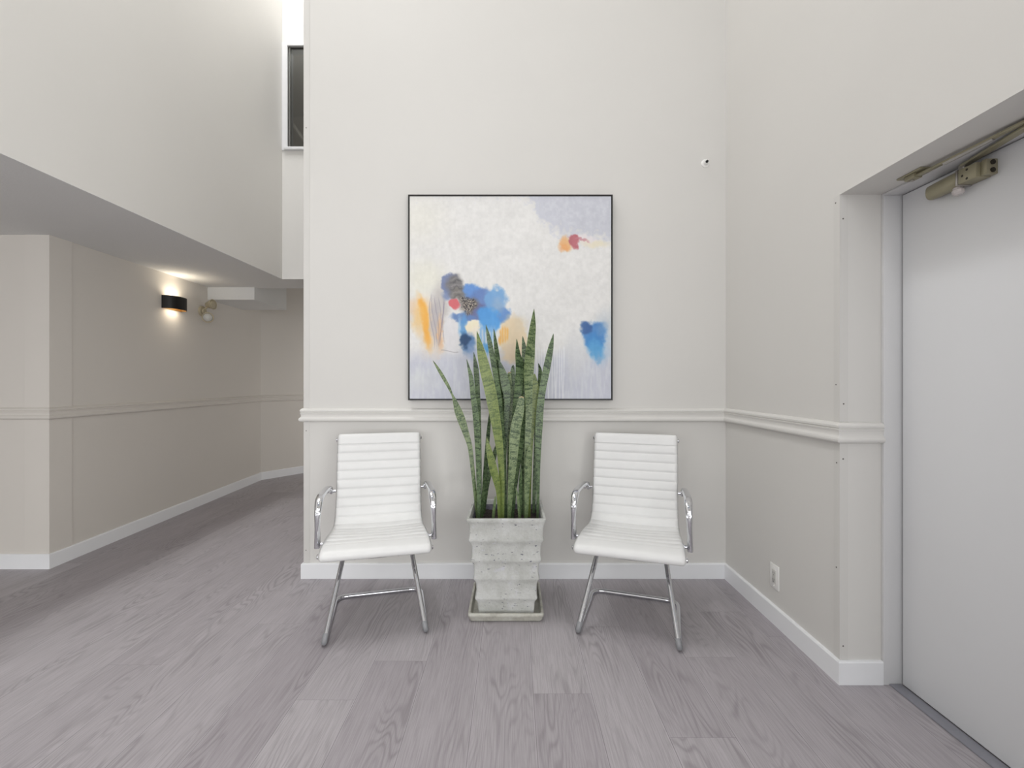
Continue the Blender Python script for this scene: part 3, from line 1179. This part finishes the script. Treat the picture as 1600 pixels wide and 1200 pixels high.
# rear leaves first
leaf([(382, 115, 4), (392, 200, 22), (402, 290, 30), (412, 420, 34), (425, 560, 36), (432, 720, 34), (436, 900, 30), (440, 1105, 26)], 0.10, 0.09, 0.3, D)
leaf([(275, 240, 3), (288, 330, 30), (295, 430, 30), (302, 540, 26), (306, 700, 26), (310, 900, 26), (312, 1112, 20)], 0.07, 0.05, -0.3, D)
leaf([(365, 528, 4), (357, 620, 18), (348, 720, 24), (338, 850, 28), (328, 980, 30), (318, 1112, 20)], 0.02, 0.10, 0.5, D)
leaf([(405, 715, 6), (385, 790, 30), (360, 880, 34), (343, 970, 30), (328, 1112, 20)], 0.08, 0.04, 0.3, D)
leaf([(408, 278, 3), (430, 350, 40), (447, 420, 54), (455, 490, 38), (450, 580, 36), (442, 700, 34), (438, 880, 30), (436, 1108, 26)], 0.05, 0.06, -0.25, D)
leaf([(487, 308, 12), (482, 380, 36), (480, 480, 44), (478, 620, 44), (474, 800, 40), (470, 1110, 28)], 0.11, 0.10, 0.1, D)
leaf([(467, 352, 20), (466, 420, 32), (470, 540, 38), (470, 700, 38), (466, 900, 34), (462, 1110, 26)], 0.08, 0.09, 0.0, Mi, blunt=True)
leaf([(505, 170, 3), (510, 250, 30), (520, 320, 50), (515, 420, 50), (503, 540, 50), (492, 700, 46), (482, 880, 40), (476, 1110, 28)], 0.03, 0.05, 0.2, D)
leaf([(537, 155, 3), (546, 220, 28), (555, 300, 44), (560, 400, 58), (560, 520, 58), (552, 700, 52), (545, 900, 44), (540, 1112, 30)], 0.06, 0.06, -0.2, D)
leaf([(548, 500, 8), (538, 620, 36), (522, 760, 40), (505, 880, 34), (492, 1000, 28), (482, 1115, 20)], -0.01, 0.02, 0.3, D)
leaf([(622, 300, 3), (632, 340, 20), (631, 400, 26), (625, 500, 30), (615, 640, 32), (608, 800, 34), (600, 980, 30), (596, 1112, 22)], 0.08, 0.09, -0.3, D)
leaf([(600, 355, 8), (602, 420, 42), (596, 500, 48), (588, 600, 40), (580, 720, 36), (574, 880, 34), (572, 1112, 26)], 0.02, 0.03, -0.15, Li)
leaf([(598, 8, 3), (590, 100, 34), (580, 190, 48), (573, 270, 60), (568, 350, 60), (568, 450, 52), (570, 560, 46), (565, 700, 44), (560, 850, 42), (555, 1000, 36), (552, 1115, 28)], -0.02, 0.0, 0.15, Mi)
leaf([(703, 141, 3), (688, 220, 30), (668, 320, 42), (646, 430, 42), (633, 520, 45), (626, 620, 48), (622, 720, 44), (620, 850, 34), (620, 980, 26), (618, 1115, 20)], -0.02, 0.0, -0.35, D)
leaf([(57, 286, 3), (85, 330, 16), (112, 375, 20), (140, 425, 18), (160, 468, 12), (175, 505, 26), (192, 555, 46), (212, 610, 50), (235, 680, 40), (255, 750, 32), (268, 860, 28), (282, 1000, 26), (294, 1115, 18)], 0.0, 0.02, 0.2, Mi)
leaf([(237, 278, 3), (250, 330, 16), (262, 380, 26), (272, 470, 32), (285, 560, 38), (297, 700, 42), (302, 850, 38), (304, 1000, 36), (302, 1118, 22)], -0.03, -0.01, 0.0, D)
leaf([(340, 93, 3), (358, 180, 26), (380, 300, 32), (400, 420, 32), (412, 520, 34), (420, 650, 32), (432, 780, 32), (440, 900, 28), (446, 1115, 20)], -0.04, -0.02, 0.35, D)
leaf([(292, 128, 3), (310, 220, 40), (335, 330, 64), (362, 440, 70), (385, 560, 68), (405, 680, 60), (420, 800, 46), (428, 950, 40), (430, 1122, 28)], -0.07, -0.04, -0.1, Li)
leaf([(345, 698, 3), (355, 760, 30), (375, 850, 48), (395, 930, 44), (406, 1000, 30), (412, 1118, 20)], -0.09, -0.08, 0.2, Li)
leaf([(531, 484, 30), (522, 550, 50), (503, 630, 62), (492, 720, 64), (482, 850, 54), (472, 980, 42), (462, 1122, 28)], -0.08, -0.07, 0.1, Mi, blunt=True)
leaf([(574, 742, 8), (572, 780, 30), (566, 860, 38), (560, 980, 34), (556, 1118, 26)], -0.06, -0.05, 0.0, Mi)
leaf([(392, 1010, 5), (385, 1060, 18), (375, 1122, 20)], -0.10, -0.10, 0.1, Mi)
leaf([(500, 960, 5), (512, 1030, 16), (522, 1122, 20)], -0.10, -0.11, 0.1, Mi)
leaf([(528, 850, 5), (524, 950, 24), (520, 1118, 26)], -0.05, -0.03, 0.3, D)
tag(plant, 'tall green snake plant with banded upright leaves in the stepped planter', 'plant')


# ------------------------------------------------------------------ painting
def vnoise(u, v, fx, fy, seed):
    rs = np.random.RandomState(seed)
    g = rs.rand(int(fy) + 3, int(fx) + 3)
    x, y = u * fx, v * fy
    xi, yi = np.floor(x).astype(int), np.floor(y).astype(int)
    xf, yf = x - xi, y - yi
    xf, yf = xf * xf * (3 - 2 * xf), yf * yf * (3 - 2 * yf)
    xi, yi = np.clip(xi, 0, g.shape[1] - 2), np.clip(yi, 0, g.shape[0] - 2)
    return (g[yi, xi] * (1 - xf) + g[yi, xi + 1] * xf) * (1 - yf) + (g[yi + 1, xi] * (1 - xf) + g[yi + 1, xi + 1] * xf) * yf


def fbm(u, v, f, seed, ax=1.0, ay=1.0, o=4):
    s, a, t = 0, 1.0, 0
    for k in range(o):
        s = s + a * vnoise(u, v, f * ax * 2 ** k, f * ay * 2 ** k, seed + k * 17)
        t += a
        a *= 0.55
    return s / t


def painting_colors(u, v):
    """u, v in 0..1 from the top left of the canvas; returns sRGB 0..255"""
    X, Y = 65 + u * 1085, 55 + v * 1085
    wx = (fbm(u, v, 7, 3) - 0.5) * 40 + (fbm(u, v, 30, 5) - 0.5) * 40
    wy = (fbm(u, v, 7, 23) - 0.5) * 40 + (fbm(u, v, 30, 25) - 0.5) * 40
    Xd, Yd = X + wx, Y + wy
    col = np.ones(u.shape + (3,)) * np.array([218.0, 217, 215])
    n0 = fbm(u, v, 6, 40)
    n1 = fbm(u, v, 60, 41, 1, 1, 3)
    strk = fbm(u, v, 30, 43, 3.0, 0.5, 3)
    col += ((n0 - 0.5) * 10 + (n1 - 0.5) * 7)[..., None]

    def lay(mask, c, amt=1.0):
        nonlocal col
        m_ = np.clip(mask, 0, 1)[..., None] * amt
        col = col * (1 - m_) + np.array(c, float) * m_

    def blob(cx, cy, rx, ry, soft=0.25, rot=0.0, warp=1.0):
        dx, dy = X + wx * warp - cx, Y + wy * warp - cy
        if rot:
            c_, s_ = math.cos(rot), math.sin(rot)
            dx, dy = dx * c_ + dy * s_, -dx * s_ + dy * c_
        d = np.sqrt((dx / rx) ** 2 + (dy / ry) ** 2)
        t = np.clip((1 + soft - d) / (2 * soft), 0, 1)
        return t * t * (3 - 2 * t)

    # lavender field, top right
    c1 = np.interp(Xd, [690, 730, 780, 840, 910, 1000, 1150], [20, 80, 180, 240, 268, 262, 268])
    lay(np.clip((c1 - Yd + (n1 - 0.5) * 150) / 70 + 0.6, 0, 1), (191, 193, 203), 0.9)
    lay(np.clip((c1 - Yd) / 45 - 0.5, 0, 1) * np.clip((n1 - 0.42) * 3, 0, 1), (204, 206, 212), 0.5)
    # yellowish wash at left
    lay(blob(150, 500, 100, 90, 0.8), (221, 219, 202), 0.6)
    lay(blob(110, 180, 130, 120, 0.9), (220, 218, 208), 0.6)
    # grey-lavender lower field
    c2 = np.interp(Xd, [60, 240, 420, 560, 700, 860, 960, 1050, 1150], [915, 895, 890, 905, 960, 900, 880, 900, 830])
    lay(np.clip((Yd - c2) / 90 + 0.5, 0, 1), (189, 191, 203), 0.92)
    lay(np.clip((Yd - c2) / 90 + 0.2, 0, 1) * np.clip((strk - 0.46) * 4, 0, 1), (201, 204, 209), 0.65)
    lay(np.clip((Yd - 960) / 80, 0, 1) * blob(110, 1010, 80, 80, 0.9), (205, 208, 206), 0.6)
    lay(blob(960, 900, 60, 110, 0.7), (202, 203, 205), 0.8)
    lay(blob(1125, 790, 55, 110, 0.7), (186, 194, 202), 0.8)
    # left: peach, orange, grey streaks
    lay(blob(100, 660, 60, 55, 0.6), (222, 196, 168), 0.8)
    lay(blob(150, 720, 55, 120, 0.5, -0.12), (222, 196, 160), 0.8)
    lay(blob(190, 850, 60, 70, 0.7), (213, 196, 178), 0.6)
    lay(blob(130, 640, 22, 40, 0.6), (232, 178, 96), 0.9)
    lay(blob(148, 735, 22, 130, 0.5, -0.16, 0.7), (230, 168, 72), 0.95)
    lay(blob(105, 720, 26, 60, 0.9), (226, 188, 120), 0.6)
    lay(blob(225, 650, 45, 120, 0.5, 0.05), (186, 181, 178), 0.85)
    lay(blob(205, 740, 28, 110, 0.5, -0.1), (174, 168, 172), 0.7)
    lay(blob(226, 790, 17, 90, 0.6, 0.0), (222, 178, 132), 0.75)
    lay(blob(290, 790, 42, 100, 0.3), (213, 211, 213), 0.9)
    for k in range(7):
        xx = 185 + 12 * k + 14 * np.sin(Y / (60 + 7 * k) + k * 1.7)
        g_ = np.exp(-((X - xx + wx * 0.12) / 1.8) ** 2) * np.clip((Y - 570 - 6 * k) / 30, 0, 1) * np.clip((880 - 5 * k - Y) / 40, 0, 1)
        lay(g_, (128, 122, 140), 0.6)
    g_ = np.exp(-((Y - 885 - 6 * np.sin(X / 22.0)) / 2.0) ** 2) * (X > 235) * (X < 328)
    lay(g_, (140, 134, 140), 0.6)
    # central blues
    lay(blob(295, 527, 56, 62, 0.14), (112, 124, 160), 0.95)
    lay(blob(275, 580, 30, 30, 0.5), (112, 130, 172), 0.8)
    lay(blob(400, 570, 62, 48, 0.18), (92, 138, 202), 0.95)
    lay(blob(455, 625, 85, 75, 0.2), (96, 124, 178), 0.95)
    lay(blob(528, 610, 62, 64, 0.18), (112, 158, 204), 0.95)
    lay(blob(420, 680, 72, 45, 0.2), (98, 104, 146), 0.95)
    lay(blob(563, 690, 46, 38, 0.22), (88, 132, 192), 0.9)
    lay(blob(490, 715, 60, 66, 0.22), (76, 148, 212), 0.95)
    lay(blob(350, 705, 66, 24, 0.3), (88, 122, 176), 0.9)
    lay(blob(312, 535, 48, 62, 0.35, 0, 0.6), (116, 113, 112), 0.95)
    lay(blob(330, 580, 42, 30, 0.4), (118, 114, 110), 0.9)
    lay(blob(380, 635, 48, 52, 0.3), (112, 104, 100), 0.95)
    lay(blob(545, 640, 35, 35, 0.6), (150, 172, 196), 0.6)
    sq = np.sin((X + wx * 2.2) / 4.2) * np.sin((Y + wy * 2.2) / 5.2)
    core = blob(378, 635, 38, 50, 0.3)
    lay(core * np.clip(sq * 3 - 0.6, 0, 1), (28, 26, 28), 0.9)
    lay(core * np.clip(-sq * 3 - 1.1, 0, 1), (205, 195, 170), 0.7)
    sq2 = np.sin((Y + wy * 1.6 + X * 0.3) / 6.0)
    lay(blob(318, 545, 40, 58, 0.3) * np.clip(sq2 * 2 - 1.0, 0, 1), (84, 82, 86), 0.7)
    lay(blob(318, 545, 40, 58, 0.3) * np.clip(-sq2 * 2 - 1.0, 0, 1), (160, 156, 154), 0.4)
    lay(blob(303, 634, 30, 30, 0.2, 0, 0.6), (204, 100, 106), 0.97)
    # blue drips
    lay(blob(352, 765, 20, 78, 0.35), (90, 148, 200), 0.9)
    lay(blob(330, 760, 10, 60, 0.5), (150, 186, 214), 0.7)
    for xx, y1 in ((432, 870), (448, 900), (466, 890), (486, 930), (505, 880), (520, 850)):
        g_ = np.exp(-((X + wx * 0.15 - xx) / 7.0) ** 2) * np.clip((Y - 740) / 20, 0, 1) * np.clip((y1 - Y) / 40, 0, 1)
        lay(g_, (118, 168, 214), 0.85)
    lay(blob(487, 872, 24, 26, 0.4), (80, 152, 208), 0.9)
    lay(blob(398, 758, 34, 32, 0.18), (233, 221, 194), 0.97)
    lay(blob(415, 810, 20, 52, 0.35), (228, 220, 204), 0.85)
    lay(blob(378, 852, 38, 56, 0.35), (78, 118, 166), 0.9)
    lay(blob(357, 838, 27, 42, 0.3), (34, 68, 108), 0.95)
    lay(blob(395, 900, 24, 40, 0.6), (140, 160, 194), 0.6)
    # tan
    lay(blob(620, 810, 78, 122, 0.16), (220, 201, 170), 0.95)
    lay(blob(620, 900, 60, 50, 0.4), (214, 196, 172), 0.7)
    lay(blob(660, 730, 40, 40, 0.5, 0), (212, 200, 178), 0.5)
    for xx, y0, y1 in ((552, 760, 860), (564, 745, 850), (578, 745, 845), (590, 750, 835), (545, 800, 850)):
        g_ = np.exp(-((X + wx * 0.2 - xx) / 5.5) ** 2) * np.clip((Y - y0) / 20, 0, 1) * np.clip((y1 - Y) / 20, 0, 1)
        lay(g_, (226, 170, 84), 0.85)
    # right blue
    lay(blob(1085, 850, 55, 100, 0.5), (160, 188, 212), 0.6)
    lay(blob(1062, 800, 66, 72, 0.2), (72, 126, 186), 0.95)
    lay(blob(1020, 762, 30, 34, 0.35), (52, 90, 146), 0.9)
    lay(blob(1062, 835, 50, 52, 0.5), (62, 132, 194), 0.8)
    lay(blob(1068, 878, 40, 46, 0.4), (84, 154, 204), 0.9)
    lay(blob(1075, 930, 13, 34, 0.5), (124, 166, 200), 0.85)
    lay(blob(1110, 770, 30, 36, 0.5), (104, 146, 190), 0.6)
    # upper right accent
    lay(blob(1010, 290, 70, 26, 0.4), (224, 216, 218), 0.7)
    lay(blob(1062, 308, 70, 20, 0.6), (222, 214, 188), 0.75)
    lay(blob(905, 308, 34, 34, 0.35), (224, 176, 124), 0.95)
    lay(blob(900, 325, 22, 20, 0.5), (226, 160, 104), 0.7)
    lay(blob(953, 300, 23, 31, 0.2), (180, 104, 112), 0.97)
    lay(blob(992, 294, 26, 6, 0.5), (192, 138, 146), 0.85)
    # white runs at the bottom
    for k, xx in enumerate([748, 762, 776, 790, 806, 818, 832, 846, 858, 872, 884, 896]):
        drift = np.clip((Y - 1000) / 130, 0, 1) * (6 * math.sin(k * 2.1))
        g_ = np.exp(-((X - xx - drift) / 2.3) ** 2) * np.clip((Y - 862 - 9 * math.sin(k * 3.3)) / 14, 0, 1)
        lay(g_, (226, 227, 230), 0.8)
    for xx in (440, 468, 500, 520):
        g_ = np.exp(-((X - xx) / 2.2) ** 2) * np.clip((Y - 900) / 30, 0, 1) * np.clip((1010 - Y) / 40, 0, 1)
        lay(g_, (218, 219, 224), 0.6)
    col += ((strk - 0.5) * 5)[..., None] + ((n1 - 0.5) * 7)[..., None] + ((fbm(u, v, 10, 77) - 0.5) * 9)[..., None]
    return np.clip(col, 0, 255)


def build_painting():
    Yf = 2.892
    x0, x1 = (637.5 - 801) * Yf / F, (957.5 - 801) * Yf / F
    z1, z0 = CH + (597 - 304) * Yf / F, CH - (625.5 - 597) * Yf / F
    root = empty('abstract_painting', ((x0 + x1) / 2, YB, (z0 + z1) / 2))
    cx, cz = (x0 + x1) / 2, (z0 + z1) / 2
    hw, hh = (x1 - x0) / 2, (z1 - z0) / 2
    d = Yf - YB
    # floater frame: slim bars around the canvas
    bm = bmesh.new()
    t = 0.006
    for (a, b_, c, e) in ((-hw, hw, hh - t, hh), (-hw, hw, -hh, -hh + t), (-hw, -hw + t, -hh + t, hh - t), (hw - t, hw, -hh + t, hh - t)):
        box(bm, a, b_, d, -0.002, c, e)
    from_bm('picture_frame', bm, M_black, root)
    bm = bmesh.new()
    box(bm, -hw + t, hw - t, -0.012, -0.004, -hh + t, hh - t)
    from_bm('backing', bm, M_dark, root)
    # canvas
    gap = 0.0035
    a, c = hw - t - gap, hh - t - gap
    n = 440
    uu, vv = np.meshgrid(np.linspace(0, 1, n + 1), np.linspace(0, 1, n + 1))
    rgb = painting_colors(uu, vv) / 255.0
    linr = np.where(rgb <= 0.04045, rgb / 12.92, ((rgb + 0.055) / 1.055) ** 2.4)
    yy = d + 0.004
    co = np.stack([-a + 2 * a * uu, np.full_like(uu, yy), c - 2 * c * vv], -1).reshape(-1, 3)
    idx = np.arange((n + 1) * (n + 1)).reshape(n + 1, n + 1)
    q = np.stack([idx[:-1, :-1], idx[1:, :-1], idx[1:, 1:], idx[:-1, 1:]], -1).reshape(-1, 4)
    # side faces give the canvas its depth
    co2 = np.array([(-a, yy, -c), (a, yy, -c), (a, yy, c), (-a, yy, c), (-a, -0.010, -c), (a, -0.010, -c), (a, -0.010, c), (-a, -0.010, c)])
    k = len(co)
    q2 = np.array([(k, k + 4, k + 5, k + 1), (k + 1, k + 5, k + 6, k + 2), (k + 2, k + 6, k + 7, k + 3), (k + 3, k + 7, k + 4, k)])
    me = bpy.data.meshes.new('canvas')
    me.from_pydata(np.vstack([co, co2]).tolist(), [], np.vstack([q, q2]).tolist())
    ca = me.color_attributes.new('pigment', 'FLOAT_COLOR', 'POINT')
    cols = np.ones((k + 8, 4), dtype=np.float32)
    cols[:k, :3] = linr.reshape(-1, 3)
    cols[k:, :3] = 0.65
    cols[:, :3] = np.minimum(cols[:, :3] * 1.13, 0.9)
    ca.data.foreach_set('color', cols.ravel())
    m, nt, b = new_mat('painted_canvas')
    at = N(nt, 'ShaderNodeAttribute', attribute_name='pigment')
    tc = N(nt, 'ShaderNodeTexCoord')
    n1_ = noise_n(nt, tc.outputs['Object'], 70, 5, 0.6, 0.8)
    n2_ = noise_n(nt, mapping(nt, tc.outputs['Object'], (60, 60, 14)), 1.0, 3)
    nt.links.new(at.outputs['Color'], b.inputs['Base Color'])
    b.inputs['Roughness'].default_value = 0.55
    bump_n(nt, math_n(nt, 'ADD', n1_, n2_), 0.07, 0.002, b)
    link('canvas', me, m, root)
    tag(root, 'large square abstract painting in a thin black frame on the back wall', 'painting')


build_painting()

# ------------------------------------------------------------------ small fittings
# wall nozzle high on the right of the back wall
s_ = empty('wall_sensor', (1.229, YB, 2.645))
bm = bmesh.new()
lathe(bm, (0, 0, 0), (0, -1, 0), [(0, 0.026), (0.003, 0.026), (0.006, 0.023), (0.007, 0.016), (0.020, 0.014), (0.024, 0.012), (0.0245, 0.0)], 30)
from_bm('escutcheon', bm, M_plastic, s_, True, 40)
bm = bmesh.new()
lathe(bm, (0, -0.0243, 0), (0, -1, 0), [(0, 0.008), (0.004, 0.0085), (0.010, 0.007), (0.012, 0.004), (0.0125, 0.0)], 20)
from_bm('lens', bm, M_dark, s_, True, 40)
tag(s_, 'small round white wall fitting with a dark centre, high on the back wall', 'wall fitting')

# outlet on the right wall
yo = 2.387
o_ = empty('power_outlet', (XR, yo, 0.2435))
bm = bmesh.new()
box(bm, -0.006, 0.0, -0.040, 0.040, -0.0625, 0.0625, bevel=0.003)
from_bm('faceplate', bm, M_plastic, o_, True, 40)
bm = bmesh.new()
box(bm, -0.0085, -0.005, -0.017, 0.017, -0.034, 0.034, bevel=0.001)
rc = from_bm('receptacle', bm, simple('receptacle_plastic', (206, 205, 200), 0.35), o_, True, 40)
bm = bmesh.new()
for zc in (-0.017, 0.017):
    for yy in (-0.006, 0.006):
        box(bm, -0.0089, -0.0080, yy - 0.0012, yy + 0.0012, zc - 0.001, zc + 0.007)
    cyl(bm, (-0.0089, 0, zc - 0.008), (-0.0080, 0, zc - 0.008), 0.0024, seg=12)
from_bm('slots', bm, simple('slot_grey', (120, 119, 116), 0.5), rc)
for zc in (-0.048, 0.048):
    bm = bmesh.new()
    lathe(bm, (-0.0058, 0, zc), (-1, 0, 0), [(0, 0.003), (0.0006, 0.0028), (0.0008, 0.0)], 12)
    from_bm('screw', bm, M_plastic, o_, True)
tag(o_, 'white wall outlet with rectangular plate low on the right wall', 'outlet')


# wall sconce: arched black shade open above and below
def left_x(y):
    return A0[0] + (A1[0] - A0[0]) * (y - A0[1]) / (A1[1] - A0[1])


ys = 4.262
ang = math.atan2(-(A1[0] - A0[0]), (A1[1] - A0[1]))
sc = empty('wall_sconce', (left_x(ys), ys, 1.975), ang)
W2, DP, HH = 0.128, 0.105, 0.058


def arc_pts(w, d, n=28):
    return [(d * max(0.0, 1 - abs(t) ** 2.6) ** (1 / 2.0), w * t) for t in [-1 + 2 * i / n for i in range(n + 1)]]


outer, inner = arc_pts(W2, DP), arc_pts(W2 - 0.004, DP - 0.004)
bm = bmesh.new()
rows = []
for (x, y) in outer:
    rows.append((bm.verts.new((x, y, -HH)), bm.verts.new((x, y, HH))))
for a, b_ in zip(rows, rows[1:]):
    bm.faces.new((a[0], b_[0], b_[1], a[1]))
rows2 = [(bm.verts.new((x, y, -HH)), bm.verts.new((x, y, HH))) for x, y in inner]
for i in range(len(rows) - 1):
    for k in (0, 1):
        bm.faces.new((rows[i][k], rows[i + 1][k], rows2[i + 1][k], rows2[i][k]))
from_bm('lamp_shade', bm, M_sconce, sc, True, 40)
bm = bmesh.new()
rows2 = [(bm.verts.new((x - 0.0002, y, -HH + 0.0005)), bm.verts.new((x - 0.0002, y, HH - 0.0005))) for x, y in inner]
for a, b_ in zip(rows2, rows2[1:]):
    bm.faces.new((a[0], b_[0], b_[1], a[1]))
lining = from_bm('shade_lining', bm, M_brass, sc, True, 40)
lining['label'] = 'brass-coloured lining'
boxo('back_plate', (0.001, 0.008, -W2 + 0.006, W2 - 0.006, -HH + 0.001, HH - 0.001), M_brass, sc, 0.001)
bm = bmesh.new()
box(bm, 0.012, 0.050, -0.045, 0.045, -0.012, 0.012, bevel=0.004)
bulb = from_bm('lamp_module', bm, M_glow, sc, True, 40)
tag(sc, 'black curved wall lamp glowing warmly up and down the left wall', 'wall lamp')
for sgn, e in ((1, 0.62), (-1, 0.34)):
    lo = area_light('sconce_light', (0.056, 0, 0.045 * sgn), (math.pi, 0, 0) if sgn > 0 else (0, 0, 0), 0.055, 0.15, e, (1.0, 0.90, 0.73), 165)
    lo.parent = sc

# emergency lamp with two heads
ye = 4.70
em = empty('emergency_light', (left_x(ye), ye, 1.972), ang)
bm = bmesh.new()
lathe(bm, (0.0, 0, 0), (1, 0, 0), [(0.0005, 0.055), (0.014, 0.055), (0.020, 0.050), (0.022, 0.030), (0.036, 0.026), (0.038, 0.0)], 30)
from_bm('wall_plate', bm, M_beige, em, True, 40)


def head(p, dr, lensmat):
    p, dr = Vector(p), Vector(dr).normalized()
    bm = bmesh.new()
    tube(bm, [(0.03, p.y * 0.3, p.z * 0.3), ((p.x + 0.03) / 2, p.y * 0.8, p.z * 0.8), tuple(p - dr * 0.03)], 0.010, 12)
    from_bm('swivel_arm', bm, M_beige, em, True, 60)
    bm = bmesh.new()
    lathe(bm, p - dr * 0.045, dr, [(0, 0.0), (0.001, 0.020), (0.012, 0.029), (0.035, 0.036), (0.068, 0.050), (0.074, 0.053), (0.078, 0.051), (0.076, 0.044), (0.066, 0.041)], 28)
    h = from_bm('lamp_head', bm, M_beige, em, True, 40)
    bm = bmesh.new()
    lathe(bm, p + dr * 0.021, dr, [(0.0, 0.042), (0.009, 0.0415), (0.016, 0.030), (0.019, 0.012), (0.0195, 0.0)], 24)
    from_bm('lens', bm, lensmat, h, True, 60)
    bm = bmesh.new()
    lathe(bm, p + dr * 0.012, dr, [(0, 0.018), (0.008, 0.016), (0.0085, 0.0)], 18)
    from_bm('reflector', bm, M_chrome, h, True)


head((0.075, 0.02, 0.072), (0.75, -0.10, 0.05), M_beige)
head((0.085, -0.035, -0.068), (0.55, -1.0, -0.12), M_lens)
tag(em, 'beige twin-head emergency lamp on the left wall beside the black sconce', 'emergency light')

# ------------------------------------------------------------------ door closer
XF = XD
cl = empty('door_closer', (XF, 1.62, 1.96))


def L_(x, y, z):
    return Vector((x - XF, y - 1.62, z - 1.96))


# main body (tapering rounded cylinder housing), lies along the door face
bm = bmesh.new()
rings = []
for y, hz, dx in ((1.744, 0.023, 0.036), (1.741, 0.026, 0.042), (1.71, 0.027, 0.046), (1.65, 0.028, 0.050), (1.618, 0.028, 0.052), (1.614, 0.026, 0.050)):
    ring = []
    for k in range(24):
        a = 2 * math.pi * k / 24
        cx = math.copysign(abs(math.cos(a)) ** 0.75, math.cos(a))
        sz_ = math.copysign(abs(math.sin(a)) ** 0.75, math.sin(a))
        ring.append(bm.verts.new(L_(XF - 0.002 - dx / 2 + cx * dx / 2, y, 1.963 + sz_ * hz)))
    rings.append(ring)
skin(bm, rings)
from_bm('closer_body', bm, M_closer, cl, True, 45)
bm = bmesh.new()
box(bm, -0.054, -0.001, 1.540 - 1.62, 1.6045 - 1.62, -0.024, 0.027, bevel=0.004)
eb = from_bm('end_block', bm, M_closer, cl, True, 40)
for (y, z) in ((1.588, 1.960), (1.572, 1.975), (1.572, 1.945)):
    bm = bmesh.new()
    lathe(bm, L_(XF - 0.0535, y, z), (-1, 0, 0), [(0, 0.0045), (0.001, 0.004), (0.0012, 0)], 12)
    from_bm('screw', bm, M_closer_d, eb)
bm = bmesh.new()
box(bm, -0.040, -0.001, 1.520 - 1.62, 1.5395 - 1.62, -0.022, 0.029, bevel=0.003)
br = from_bm('mounting_bracket', bm, M_closer, cl, True, 40)
for z in (1.950, 1.976):
    bm = bmesh.new()
    lathe(bm, L_(XF - 0.020, 1.5195, z), (0, -1, 0), [(0, 0.008), (0.003, 0.008), (0.0035, 0.0)], 16)
    from_bm('screw', bm, M_closer_d, br)
bm = bmesh.new()
lathe(bm, L_(XF - 0.030, 1.628, 1.936), (0, -0.1, -1), [(0, 0.014), (0.006, 0.014), (0.010, 0.018), (0.020, 0.017), (0.026, 0.010), (0.027, 0.0)], 10)
from_bm('spindle_cap', bm, simple('clear_spindle_cap', (205, 198, 196), 0.25), cl, True, 30)
bm = bmesh.new()
cyl(bm, L_(XF - 0.030, 1.609, 1.985), L_(XF - 0.030, 1.609, 2.004), 0.013)
from_bm('spindle', bm, M_steel, cl, True, 40)
# ring band
bm = bmesh.new()
box(bm, -0.0545, -0.0005, 1.6045 - 1.62, 1.614 - 1.62, -0.026, 0.029, bevel=0.003)
from_bm('band', bm, M_steel, cl, True, 40)


def flat_bar(name, p, q, w, t, mat, parent, up=Vector((0, 0, 1))):
    p, q = Vector(p), Vector(q)
    d = q - p
    ln = d.length
    x = d.normalized()
    y = up.cross(x).normalized()
    z = x.cross(y)
    M = Matrix((x, y, z)).transposed().to_4x4()
    M.translation = p
    bm = bmesh.new()
    box(bm, 0, ln, -w / 2, w / 2, -t / 2, t / 2, bevel=min(w, t) * 0.25, mtx=M)
    return from_bm(name, bm, mat, parent, True, 40)


elbow = L_(1.512, 1.275, 2.010)
shoe = L_(1.495, 1.715, 2.012)
flat_bar('main_arm', L_(XF - 0.030, 1.609, 2.005), elbow, 0.026, 0.008, M_closer, cl)
flat_bar('forearm', shoe, elbow + Vector((0, 0, 0.008)), 0.018, 0.008, M_closer, cl)
bm = bmesh.new()
tube(bm, [shoe + (elbow - shoe) * 0.26 + Vector((0, 0, -0.001)), shoe + (elbow - shoe) * 0.62 + Vector((0, 0, 0.004))], 0.0075, 14)
from_bm('adjusting_rod', bm, M_steel, cl, True, 50)
bm = bmesh.new()
cyl(bm, elbow + Vector((0, 0, -0.008)), elbow + Vector((0, 0, 0.014)), 0.013)
from_bm('elbow_pin', bm, M_steel, cl, True, 40)
bm = bmesh.new()
box(bm, 1.474 - XF, 1.526 - XF, 1.665 - 1.62, 1.770 - 1.62, 2.0225 - 1.96, 2.0285 - 1.96, bevel=0.0015)
cyl(bm, shoe + Vector((0, 0, 0.0)), shoe + Vector((0, 0, 0.014)), 0.013)
box(bm, 1.480 - XF, 1.512 - XF, 1.700 - 1.62, 1.742 - 1.62, 2.006 - 1.96, 2.0225 - 1.96, bevel=0.002)
from_bm('soffit_shoe', bm, M_closer, cl, True, 40)
bm = bmesh.new()
lathe(bm, shoe + Vector((0, 0.01, -0.004)), (0, 0, -1), [(0, 0.007), (0.006, 0.007), (0.007, 0)], 10)
from_bm('shoe_nut', bm, M_steel, cl, True, 40)
tag(cl, 'olive metal door closer with folding arm at the top of the door', 'door closer')
